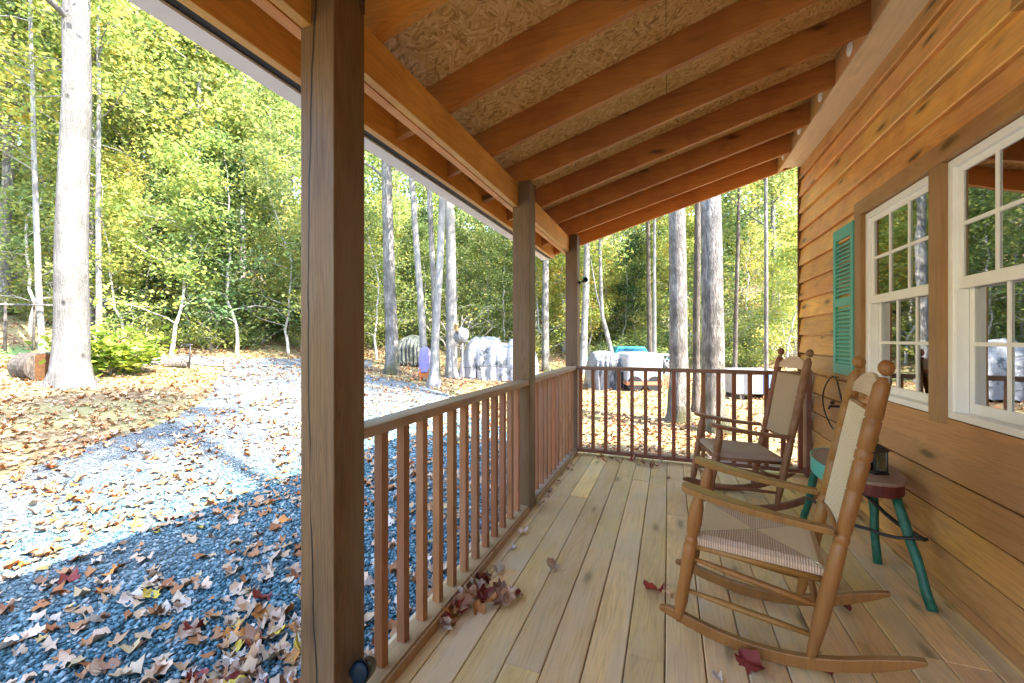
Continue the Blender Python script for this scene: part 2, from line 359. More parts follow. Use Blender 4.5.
# ------------------------------------------------------------------ mesh helpers
class MB:
    """Collects shapes into one mesh; every shape gets one random number for its grain and tone."""
    def __init__(s): s.v = []; s.f = []; s.r = []
    def add(s, vs, fs, rnd=None):
        o = len(s.v); rnd = rng.random() if rnd is None else rnd
        s.v += [tuple(p) for p in vs]; s.r += [rnd] * len(vs)
        s.f += [tuple(i + o for i in q) for q in fs]; return s
    def hexa(s, p, rnd=None):
        return s.add(p, [(0, 3, 2, 1), (4, 5, 6, 7), (0, 1, 5, 4), (1, 2, 6, 5), (2, 3, 7, 6), (3, 0, 4, 7)], rnd)
    def box(s, x0, x1, y0, y1, z0, z1, rnd=None):
        return s.hexa([(x0, y0, z0), (x1, y0, z0), (x1, y1, z0), (x0, y1, z0), (x0, y0, z1), (x1, y0, z1), (x1, y1, z1), (x0, y1, z1)], rnd)
    def prism(s, poly, axis, a0, a1, rnd=None):
        """poly in the two remaining axes (in xyz order), extruded along axis."""
        def P(q, a):
            return {'X': (a, q[0], q[1]), 'Y': (q[0], a, q[1]), 'Z': (q[0], q[1], a)}[axis]
        n = len(poly)
        vs = [P(q, a0) for q in poly] + [P(q, a1) for q in poly]
        fs = [tuple(range(n))[::-1], tuple(range(n, 2 * n))] + [(i, (i + 1) % n, n + (i + 1) % n, n + i) for i in range(n)]
        return s.add(vs, fs, rnd)
    def tube(s, pts, rad, seg=10, rnd=None, cap=True, flat=1.0):
        pts = [Vector(p) for p in pts]
        if not hasattr(rad, '__len__'): rad = [rad] * len(pts)
        vs, fs = [], []
        for i, p in enumerate(pts):
            d = (pts[min(i + 1, len(pts) - 1)] - pts[max(i - 1, 0)])
            d = d.normalized() if d.length > 1e-9 else Vector((0, 0, 1))
            ref = Vector((0, 1, 0)) if abs(d.y) < .9 else Vector((1, 0, 0))
            a = d.cross(ref).normalized(); b = d.cross(a).normalized()
            for k in range(seg):
                t = 2 * math.pi * k / seg
                vs.append(p + a * (math.cos(t) * rad[i]) + b * (math.sin(t) * rad[i] * flat))
        for i in range(len(pts) - 1):
            for k in range(seg):
                k2 = (k + 1) % seg
                fs.append((i * seg + k, i * seg + k2, (i + 1) * seg + k2, (i + 1) * seg + k))
        if cap:
            fs.append(tuple(range(seg))[::-1]); fs.append(tuple((len(pts) - 1) * seg + k for k in range(seg)))
        return s.add(vs, fs, rnd)
    def turned(s, p0, p1, prof, seg=14, rnd=None):
        """a turned rod: prof = [(t, radius)...] along p0 -> p1"""
        p0 = Vector(p0); p1 = Vector(p1)
        return s.tube([p0.lerp(p1, t) for t, _ in prof], [r for _, r in prof], seg, rnd)
    def sphere(s, c, r, seg=14, rings=9, sz=1.0, rnd=None):
        c = Vector(c); pts = []; rad = []
        for i in range(rings + 1):
            a = math.pi * i / rings
            pts.append(c + Vector((0, 0, -math.cos(a) * r * sz))); rad.append(max(1e-4, math.sin(a) * r))
        return s.tube(pts, rad, seg, rnd)
    def build(s, name, mat, parent=None, smooth=False, bevel=0.0):
        me = bpy.data.meshes.new(name)
        me.from_pydata(s.v, [], s.f); me.update()
        at = me.attributes.new('rnd', 'FLOAT', 'POINT'); at.data.foreach_set('value', s.r)
        return link(name, me, mat, parent, smooth, bevel)

def link(name, me, mat, parent=None, smooth=False, bevel=0.0):
    if mat is not None: me.materials.append(mat)
    if smooth:
        me.polygons.foreach_set('use_smooth', [True] * len(me.polygons))
    o = bpy.data.objects.new(name, me); COL.objects.link(o)
    if parent is not None: o.parent = parent
    if bevel:
        b = o.modifiers.new('edge', 'BEVEL'); b.width = bevel; b.segments = 2; b.limit_method = 'ANGLE'; b.angle_limit = R(40)
    return o

def np_mesh(name, V, Fq, rnd):
    me = bpy.data.meshes.new(name)
    V = np.asarray(V, np.float32); Fq = np.asarray(Fq, np.int32)
    me.vertices.add(len(V)); me.vertices.foreach_set('co', V.ravel())
    k = Fq.shape[1]
    me.loops.add(Fq.size); me.loops.foreach_set('vertex_index', Fq.ravel())
    me.polygons.add(len(Fq)); me.polygons.foreach_set('loop_start', np.arange(0, Fq.size, k, dtype=np.int32))
    me.update(calc_edges=True); me.validate()
    at = me.attributes.new('rnd', 'FLOAT', 'POINT'); at.data.foreach_set('value', np.asarray(rnd, np.float32))
    return me

def tag(o, label=None, cat=None, group=None, kind=None):
    if label: o['label'] = label
    if cat: o['category'] = cat
    if group: o['group'] = group
    if kind: o['kind'] = kind
    return o
def thing(name, label, cat, loc=(0, 0, 0), rz=0, group=None):
    o = bpy.data.objects.new(name, None); COL.objects.link(o)
    o.location = loc; o.rotation_euler = (0, 0, rz); o.empty_display_size = .1
    return tag(o, label, cat, group)
KIDS = {}
def copy_tree(o, parent=None):
    c = o.copy(); COL.objects.link(c)
    if parent is not None: c.parent = parent
    for ch in list(o.children): copy_tree(ch, c)
    return c

# ------------------------------------------------------------------ porch layout
XI, XO = -.983, -1.123            # inner and outer face of the posts
Y1, Y2, Y3 = 1.005, 2.956, 4.693  # near faces of the three posts
XW = 1.322                        # wall
YEND = 4.86
def raf_z(x): return 2.531 + .283 * (x + 1.08)   # underside of the rafters

# deck floor ---------------------------------------------------------------
def deck():
    b = MB(); w = .153; x = -.013 - 8 * w
    xs = []
    while x < XW + .02: xs.append(x); x += w
    joints = {0: [2.9], 3: [.9, 3.4], 4: [1.55], 5: [2.6], 6: [1.12, 4.0], 7: [1.78], 8: [1.28, 3.3], 9: [2.5], 10: [.8, 3.6], 11: [2.2], 12: [1.6, 3.9]}
    g = .0022
    for i, x in enumerate(xs):
        cuts = [-3.0] + joints.get(i, [2.2]) + [YEND]
        for a, c in zip(cuts[:-1], cuts[1:]):
            x0, x1 = max(x, -1.15) + g, min(x + w, XW + .03) - g
            if x1 - x0 < .02: continue
            ch = .004; dz = (rng.random() - .5) * .003
            poly = [(x0, -.03), (x1, -.03), (x1, -ch + dz), (x1 - ch, dz), (x0 + ch, dz), (x0, -ch + dz)]
            b.prism(poly, 'Y', a + .0015, c - .0015)
    o = b.build('porch_deck', M['deck'])
    tag(o, kind='structure')
    r = MB()
    r.box(-1.148, -1.11, -3, YEND - .01, -.26, -.032)
    r.box(-1.11, XW, YEND - .05, YEND - .012, -.26, -.032)
    r.build('deck_rim', M['post'], o, bevel=.003)
    k = MB()
    for y in np.arange(-2.8, YEND - .2, .41): k.box(-1.105, XW, y, y + .04, -.25, -.034)
    k.build('deck_joists', M['post'], o)
    u = MB(); u.box(-1.108, XW - .01, -3, YEND - .06, -.300, -.255); u.build('dark_gap_sheet', M['black_gap'], o)  # black sheet added below the joists, standing in for shade in the gaps
    return o
deck()

# posts ---------------------------------------------------------------
def notched(y, top):
    xs = [(XO, .001), (XI, .001), (XI, top), (-1.0785, top), (-1.0785, 2.333), (XO, 2.333)]
    vs = [(x, y, z) for x, z in xs] + [(x, y + .14, z) for x, z in xs]
    return vs, [(0, 1, 2, 3, 4, 5), (11, 10, 9, 8, 7, 6)] + [(i, i + 6, (i + 1) % 6 + 6, (i + 1) % 6) for i in range(6)]
def post(y, label, mat, top):
    t = thing('porch_post', label, 'post', (0, 0, 0))
    t.location = (XI - .07, y + .07, 0)
    b = MB(); b.add(*notched(y, top))
    o = b.build('shaft', M[mat], t, bevel=.004)
    o.matrix_parent_inverse = Matrix.Translation((-(XI - .07), -(y + .07), 0))
    # galvanised tie at the head of the post, on its inner far edge
    c = MB(); c.box(XI + .001, XI + .004, y + .112, y + .137, 2.44, top - .005); c.box(XI + .004, XI + .010, y + .118, y + .130, 2.470, 2.482)
    c2 = c.build('metal_tie', M['rust'], t); c2.matrix_parent_inverse = o.matrix_parent_inverse.copy()
    return t
post(Y1, 'thick weathered porch post nearest the camera, with a long drying crack down its front', 'front_post', 2.53)
post(Y2, 'wooden porch post between the two balustrade sections of the long side', 'post', 2.53)
post(Y3, 'wooden porch post at the far corner where the balustrades meet', 'post', 2.53)

# railings ---------------------------------------------------------------
def side_rail(y0, y1, n, first, label):
    t = thing('railing', label, 'railing', (-1.045, (y0 + y1) / 2, 0))
    inv = Matrix.Translation((1.045, -(y0 + y1) / 2, 0))
    def fin(o): o.matrix_parent_inverse = inv.copy(); return o
    b = MB(); b.prism([(-1.096, .969), (-.988, .969), (-.988, .998), (-.995, 1.006), (-1.089, 1.006), (-1.096, .998)], 'Y', y0 + .002, y1 - .002)
    fin(b.build('top_rail', M['rail'], t, bevel=.002))
    b = MB(); b.box(-1.083, -.991, y0 + .002, y1 - .002, .014, .054)
    fin(b.build('bottom_rail', M['rail'], t, bevel=.004))
    b = MB(); b.box(-.9905, -.978, y0 + .02, y1 - .02, .003, .046)
    fin(b.build('base_moulding', M['trim'], t, bevel=.003))
    for i in range(n):
        y = first + i * .1393 + rng.uniform(-.003, .003)
        b = MB(); b.box(-1.0635, -1.0255, y - .019, y + .019, .0545, .9685)
        fin(b.build('baluster', M['baluster'], t, bevel=.002))
side_rail(Y1 + .14, Y2, 12, 1.31, 'long side balustrade of square reddish spindles between the front and middle posts')
side_rail(Y2 + .14, Y3, 12, 3.175, 'side balustrade of square spindles between the middle and far corner posts')
def end_rail():
    yc = 4.70; t = thing('railing', 'end balustrade with dark thin spindles across the far end of the porch', 'railing', (.15, yc, 0))
    inv = Matrix.Translation((-.15, -yc, 0))
    def fin(o): o.matrix_parent_inverse = inv.copy(); return o
    x1 = 1.275
    b = MB(); b.box(XI + .002, x1, yc - .045, yc + .045, .968, 1.006); fin(b.build('top_rail', M['end_rail'], t, bevel=.003))
    b = MB(); b.box(XI + .002, x1, yc - .045, yc + .045, .03, .068); fin(b.build('bottom_rail', M['end_rail'], t, bevel=.003))
    x = -.945
    for i in range(16):
        b = MB(); b.box(x - .019, x + .019, yc - .019, yc + .019, .0685, .9675); fin(b.build('baluster', M['end_baluster'], t, bevel=.002)); x += .1425
    b = MB(); b.box(x1 - .045, x1 - .001, yc - .047, yc + .047, 0.001, 1.02); fin(b.build('wall_stile', M['end_rail'], t, bevel=.003))
end_rail()

# porch roof ---------------------------------------------------------------
def porch_roof():
    t = thing('porch_roof', 'open raftered porch roof with strand board sheathing and a pale gutter', 'roof')
    s = .283; nx, nz = -s / math.hypot(1, s), 1 / math.hypot(1, s)
    hgt = .185
    ys = [2.469 + .563 * k for k in range(-8, 6)]
    for y in ys:
        b = MB(); x0, x1 = -1.419, XW - .02
        b.prism([(x0, raf_z(x0)), (1.12, raf_z(1.12)), (x1, raf_z(x1) + .0), (x1, raf_z(x1) + hgt), (x0, raf_z(x0) + hgt)], 'Y', y, y + .038)
        b.build('rafter', M['rafter'], t, bevel=.002)
    # sheathing: full sheets with open seams
    b = MB(); x = -1.36; edges = [-1.50, -.012, 1.21, XW + .0]
    for i in range(3):
        xa, xb = edges[i] + .0015, edges[i + 1] - .0015
        yy = [-2.6, -1.38 + .6 * i % .9, 1.06 - .5 * (i % 2), 3.48 - .5 * (i % 2), 5.36]
        for ya, yb in zip(yy[:-1], yy[1:]):
            za, zb = raf_z(xa) + hgt + .001, raf_z(xb) + hgt + .001
            ya += .0015; yb -= .0015
            b.hexa([(xa, ya, za), (xb, ya, zb), (xb, yb, zb), (xa, yb, za), (xa, ya, za + .012), (xb, ya, zb + .012), (xb, yb, zb + .012), (xa, yb, za + .012)])
    b.build('sheathing', M['osb'], t)
    b = MB(); xa, xb = -1.57, XW + .25
    za, zb = raf_z(xa) + hgt + .016, raf_z(xb) + hgt + .016
    b.hexa([(xa, -2.7, za), (xb, -2.7, zb), (xb, 5.42, zb), (xa, 5.42, za), (xa, -2.7, za + .02), (xb, -2.7, zb + .02), (xb, 5.42, zb + .02), (xa, 5.42, za + .02)])
    b.build('shingles', M['roofing'], t)
    # beam of two plies with a seam, in lengths between the posts
    b = MB()
    b.box(-1.118, -1.080, -2.6, 5.30, 2.335, 2.512); b.box(-1.173, -1.128, -2.6, 5.30, 2.337, 2.49)
    b.box(-1.135, -1.11, -2.6, 5.29, 2.343, 2.48)
    b.build('beam', M['beam'], t, bevel=.002)
    b = MB(); b.box(-1.459, -1.4195, -2.6, 5.33, 2.394, 2.60); b.build('sub_fascia', M['beam'], t, bevel=.002)
    b = MB(); b.box(-1.512, -1.4595, -2.65, 5.35, 2.404, 2.60); b.build('black_strip', M['black_gap'], t)  # flat black strip between the sub-fascia and the gutter
    # gutter: open box profile
    b = MB()
    b.prism([(-1.605, 2.394), (-1.5125, 2.394), (-1.5125, 2.507), (-1.5155, 2.507), (-1.5155, 2.398), (-1.601, 2.398), (-1.623, 2.462), (-1.625, 2.507), (-1.631, 2.507), (-1.629, 2.457)], 'Y', -2.7, 5.38)
    b.box(-1.627, -1.5132, 5.3802, 5.384, 2.3955, 2.506)
    b.build('gutter', M['gutter'], t)
    # blocking between rafters near the wall, each with a round vent
    for i in range(len(ys) - 1):
        ya, yb = ys[i] + .0385, ys[i + 1] - .0005
        b = MB(); x = 1.125
        b.box(x, x + .036, ya, yb, raf_z(x) + .002, raf_z(x) + hgt - .002)
        bl = b.build('blocking_board', M['block'], t)
        if i % 1 == 0:
            c = MB(); yc, zc = (ya + yb) / 2 + .0, raf_z(x) + .088
            c.tube([(x - .016, yc, zc), (x - .014, yc, zc), (x - .010, yc, zc), (x - .005, yc, zc), (x - .0005, yc, zc)], [.012, .026, .039, .046, .047], 24)
            c.build('vent', M['vent'], bl, smooth=True)
    b = MB()
    zi, zo = raf_z(1.118) - .003, 3.135
    b.hexa([(1.118, -2.6, zi - .016), (XW - .012, -2.6, zo - .016), (XW - .012, 5.09, zo - .016), (1.118, 5.09, zi - .016),
            (1.118, -2.6, zi), (XW - .012, -2.6, zo), (XW - .012, 5.09, zo), (1.118, 5.09, zi)])
    b.build('soffit_board', M['soffit'], t, bevel=.002)
    # rake board closing the end of the roof
    b = MB(); x0, x1 = -1.50, XW + .2
    b.prism([(x0, raf_z(x0) + .02), (x1, raf_z(x1) + .02), (x1, raf_z(x1) + hgt + .01), (x0, raf_z(x0) + hgt + .01)], 'Y', 5.365, 5.387)
    b.build('rake_board', M['dark_trim'], t)
porch_roof()

# ------------------------------------------------------------------ the cabin
def cabin():
    t = thing('cabin', 'honey stained timber cabin wall with two white windows and a green shutter', 'house', (4.5, 1, 0))
    inv = Matrix.Translation((-4.5, -1, 0))
    def fin(o): o.matrix_parent_inverse = inv.copy(); return o
    ZB, ZT = .928, 2.195             # window opening
    wins = [(2.778, 3.585), (1.868, 2.675), (-.9, -.1)]
    yend = 5.10
    # lapped siding
    b = MB(); z = 1.361 - .1815 * 8
    cuts_all = [-4.0, yend]
    while z < 3.42:
        z1 = z + .1815
        lo = max(z, -.02)
        xo, xi_ = XW - .042, XW - .018
        spans = [(-4.0, yend)]
        if z1 > ZB - .06 and z < ZT + .02:
            spans = [(-4.0, wins[2][0] - .1), (wins[2][1] + .1, wins[1][0] - .1), (wins[0][1] + .1, yend)]
        for (a, c) in spans:
            if c - a > 2.6:
                m = a + (c - a) * (.3 + .4 * rng.random()); segs = [(a, m - .001), (m + .001, c)]
            else: segs = [(a, c)]
            for sa, sc_ in segs:
                fr = (lo - z) / .1815
                xa = xo + (xi_ - xo) * fr
                b.prism([(xa, lo + .006), (xa + .006, lo - .001), (XW, lo - .001), (XW, z1), (XW - .003, z1), (XW - .003, z1 - .018), (xi_ - .002, z1 - .0185)], 'Y', sa, sc_)
        z = z1
    # infill under, over and between the windows
    for (za, zb) in ((ZB - .06 - .12, ZB - .005), (ZT + .0, ZT + .06)):
        b.box(XW - .026, XW, wins[0][0] - .9 - 1.0, wins[0][1] + .1, za + .01, zb)
    fin(b.build('wall', M['siding'], t))
    b = MB(); b.box(XW + .001, XW + .14, -4.0, yend - .01, -.6, ZB); b.box(XW + .001, XW + .14, -4.0, yend - .01, ZT, 3.6)
    for a, c in ((-4.0, wins[2][0]), (wins[2][1], wins[1][0]), (wins[1][1], wins[0][0]), (wins[0][1], yend - .01)):
        b.box(XW + .001, XW + .14, a, c, ZB + .0005, ZT - .0005)
    b.box(XW + .1405, 9.5, yend - .2, yend - .01, -.6, 3.6); b.box(XW + .1405, 9.5, -4.0, -3.8, -.6, 3.6); b.box(9.5, 9.7, -4.0, yend - .01, -.6, 3.6)
    b.prism([(XW + .15, 3.601), (9.6, 3.601), (5.45, 6.3)], 'Y', yend - .15, yend - .02)
    b.prism([(XW + .15, 3.601), (9.6, 3.601), (5.45, 6.3)], 'Y', -3.95, -3.82)
    fin(b.build('inner_wall', M['interior'], t))
    b = MB(); b.box(XW + .15, 9.49, -3.79, yend - .21, -.1, -.02); b.box(XW + .15, 9.49, -3.79, yend - .21, 2.7, 2.8); b.box(5.2, 5.3, -3.79, yend - .21, -.019, 2.699)
    fin(b.build('room', M['interior'], t))
    b = MB()
    for (xa, za, xb, zb) in ((.95, 3.42, 5.45, 6.45), (5.4502, 6.4499, 10.1, 3.3)):
        b.hexa([(xa, -4.4, za), (xb, -4.4, zb), (xb, 5.25, zb), (xa, 5.25, za), (xa, -4.4, za + .15), (xb, -4.4, zb + .15), (xb, 5.25, zb + .15), (xa, 5.25, za + .15)])
    fin(b.build('main_roof', M['roofing'], t))
    b = MB(); b.box(XW - .05, XW + .004, yend + .0005, yend + .022, -.4, 3.4); b.box(XW + .0045, XW + .1, yend + .0005, yend + .02, -.4, 3.4)
    fin(b.build('corner_trim', M['dark_trim'], t, bevel=.002))
    b = MB(); b.box(XW - .036, XW - .016, -4, yend, .001, .022); fin(b.build('base_strip', M['deck'], t))
    b = MB(); b.box(XW + .02, XW + .13, -4.0, yend, -.9, -.605); fin(b.build('foundation', M['concrete'], t))
    # trim boards
    for y0, y1 in ((wins[0][1], wins[0][1] + .104), (wins[1][1], wins[0][0]), (wins[1][0] - .104, wins[1][0])):
        b = MB(); b.box(1.268, XW - .002, y0 + .0005, y1 - .0005, ZB - .03, ZT + .004); fin(b.build('window_trim', M['trim'], t, bevel=.003))
    b = MB(); b.box(1.266, XW - .002, wins[1][0] - .11, wins[0][1] + .11, ZT + .0045, ZT + .105); fin(b.build('head_trim', M['siding'], t, bevel=.003))
    # windows
    for k, (ya, yb) in enumerate(wins[:2]):
        f = MB(); xf0, xf1 = 1.296, XW + .09
        def ring(mb, y0, y1, z0, z1, w, xa, xb, wb=None):
            wb = wb or w
            mb.box(xa, xb, y0, y1, z1 - w, z1); mb.box(xa, xb, y0, y1, z0, z0 + wb)
            mb.box(xa, xb, y0, y0 + w, z0 + wb + .0003, z1 - w - .0003); mb.box(xa, xb, y1 - w, y1, z0 + wb + .0003, z1 - w - .0003)
        ring(f, ya + .001, yb - .001, ZB, ZT, .038, xf0, xf1, .034)
        w = fin(f.build('window', M['white_vinyl'], t, bevel=.0025))
        i0, i1 = ya + .0395, yb - .0395; zb0, zt1 = ZB + .0345, ZT - .0385; zm = 1.59
        up = MB(); ring(up, i0, i1, zm - .028, zt1, .034, 1.316, 1.346, .056)
        w1 = up.build('upper_sash', M['white_vinyl'], w, bevel=.002)
        lo = MB(); ring(lo, i0, i1, zb0, zm + .027, .040, 1.352, 1.382, .05)
        w2 = lo.build('lower_sash', M['white_vinyl'], w, bevel=.002)
        # jamb tracks seen beside the lower sash
        for yy in (i0, i1 - .012):
            tr = MB(); tr.box(1.305, 1.350, yy, yy + .012, zb0, zm - .03); tr.build('jamb_track', M['white_vinyl'], w)
        g = MB(); a0, a1 = i0 + .034, i1 - .034
        for q in (1, 2): yy = a0 + (a1 - a0) * q / 3; g.box(1.3145, 1.3205, yy - .009, yy + .009, zm + .028, zt1 - .034)
        zz = (zm + .028 + zt1 - .034) / 2; g.box(1.3140, 1.3208, a0, a1, zz - .009, zz + .009)
        b0, b1, c0, c1 = i0 + .04, i1 - .04, zb0 + .05, zm - .013
        for q in (1, 2): yy = b0 + (b1 - b0) * q / 3; g.box(1.3505, 1.3565, yy - .009, yy + .009, c0, c1)
        g.box(1.3500, 1.3568, b0, b1, (c0 + c1) / 2 - .009, (c0 + c1) / 2 + .009)
        g.build('grille', M['white_vinyl'], w)
        p = MB(); p.box(1.3215, 1.3245, a0 - .004, a1 + .004, zm + .024, zt1 - .03); p.build('pane', M['glass'], w)
        p = MB(); p.box(1.3575, 1.3605, b0 - .004, b1 + .004, c0 - .004, c1 + .004); p.build('pane', M['glass'], w)
    # louvred shutter
    s = MB(); y0, y1, z0, z1 = 3.70, 4.085, 1.045, 2.19; xa, xb = 1.262, 1.287
    s.box(xa, xb, y0, y0 + .05, z0, z1); s.box(xa, xb, y1 - .05, y1, z0, z1)
    for za, zb in ((z0, z0 + .08), (1.575, 1.640), (z1 - .09, z1)): s.box(xa, xb, y0 + .0503, y1 - .0503, za, zb)
    zz = z0 + .095
    while zz < z1 - .11:
        if not (1.555 < zz < 1.645):
            s.hexa([(xa + .002, y0 + .0505, zz - .010), (xa + .006, y0 + .0505, zz - .013), (xa + .006, y1 - .0505, zz - .013), (xa + .002, y1 - .0505, zz - .010),
                    (xb - .006, y0 + .0505, zz + .016), (xb - .002, y0 + .0505, zz + .013), (xb - .002, y1 - .0505, zz + .013), (xb - .006, y1 - .0505, zz + .016)])
        zz += .0315
    fin(s.build('shutter', M['shutter'], t, bevel=.001))
    # a small outside tap low on the wall
    c = MB(); c.tube([(1.30, 4.06, .77), (1.235, 4.06, .77), (1.222, 4.06, .745)], [.010, .010, .008], 10); c.sphere((1.25, 4.06, .80), .016); fin(c.build('tap', M['iron'], t))
cabin()

# hoop of wire hanging on the wall behind the near chair
def hoop():
    b = MB(); pts = []
    for i in range(41):
        a = 2 * math.pi * i / 40
        pts.append((1.245 - .01 * math.sin(i * .4), 4.03 - .20 * math.cos(a), .80 + .215 * math.sin(a)))
    b.tube(pts, .0055, 8)
    b.tube([(1.29, 4.03, 1.005), (1.235, 4.03, 1.02)], .004, 6)
    tag(b.build('wire_hoop', M['iron'], None, True), 'thin black wire hoop hung on the timber wall behind the near rocking chair', 'hoop')
hoop()

# ------------------------------------------------------------------ woven materials and rocking chairs
def woven_seat(name, a, b, cx, hw, hd):
    t = NT(name); co = t.coord(); s = t.n('ShaderNodeSeparateXYZ'); t.l(co, s.inputs[0])
    x = t.math('SUBTRACT', s.outputs[0], cx)
    ax = t.math('DIVIDE', t.math('ABSOLUTE', x), hd); ay = t.math('DIVIDE', t.math('ABSOLUTE', s.outputs[1]), hw)
    side = t.math('GREATER_THAN', ay, ax)              # side sectors: cords run across (y), so stripes repeat along x
    sx = t.math('SINE', t.math('MULTIPLY', x, 2 * math.pi / .0092)); sy = t.math('SINE', t.math('MULTIPLY', s.outputs[1], 2 * math.pi / .0092))
    st = t.math('MULTIPLY_ADD', t.math('SUBTRACT', sx, sy), side, sy)
    st = t.math('MULTIPLY_ADD', st, .5, .5)
    n = t.noise(co, 40, 4, .7); n2 = t.noise(co, 5, 3)
    edge = t.math('SUBTRACT', 1, t.smooth(t.math('ABSOLUTE', t.math('SUBTRACT', ay, ax)), .0, .03))
    f = t.math('ADD', t.math('MULTIPLY', st, .7), t.math('MULTIPLY', n, .4))
    col = t.mix(t.smooth(f, .1, .8), sc3(a, .6), a)
    col = t.mix(t.math('MULTIPLY', t.math('SUBTRACT', 1, side), .65), col, t.mix(t.smooth(f, .1, .8), sc3(b, .62), b))
    col = t.mix(t.math('MULTIPLY', t.smooth(n2, .45, .7), .3), col, sc3(b, .7)); col = t.mix(t.math('MULTIPLY', edge, .5), col, sc3(a, .35))
    t.bsdf(col, .75, t.bump(st, .8, .004), .25); return t.m
def woven_back(name, a):
    t = NT(name); co = t.coord(); s = t.n('ShaderNodeSeparateXYZ'); t.l(co, s.inputs[0])
    y, z = s.outputs[1], s.outputs[2]
    # twill: stepped diagonal bands that turn at the middle
    ym = t.math('ABSOLUTE', y)
    d = t.math('ADD', t.math('MULTIPLY', t.math('FLOOR', t.math('MULTIPLY', ym, 1 / .011)), .25), t.math('MULTIPLY', t.math('FLOOR', t.math('MULTIPLY', z, 1 / .011)), .25))
    step = t.math('LESS_THAN', t.math('FRACT', d), .5)
    fy = t.math('ABSOLUTE', t.math('SINE', t.math('MULTIPLY', y, math.pi / .011))); fz = t.math('ABSOLUTE', t.math('SINE', t.math('MULTIPLY', z, math.pi / .011)))
    h = t.math('MULTIPLY_ADD', t.math('SUBTRACT', fy, fz), step, fz)
    n = t.noise(co, 6, 4, .65)
    col = t.mix(t.math('MULTIPLY_ADD', h, .6, .2), sc3(a, .5), a); col = t.mix(t.math('MULTIPLY', step, .28), col, sc3(a, .6))
    col = t.mix(t.math('MULTIPLY', t.smooth(n, .45, .7), .35), col, sc3(a, .72))
    t.bsdf(col, .75, t.bump(h, .7, .003), .25); return t.m

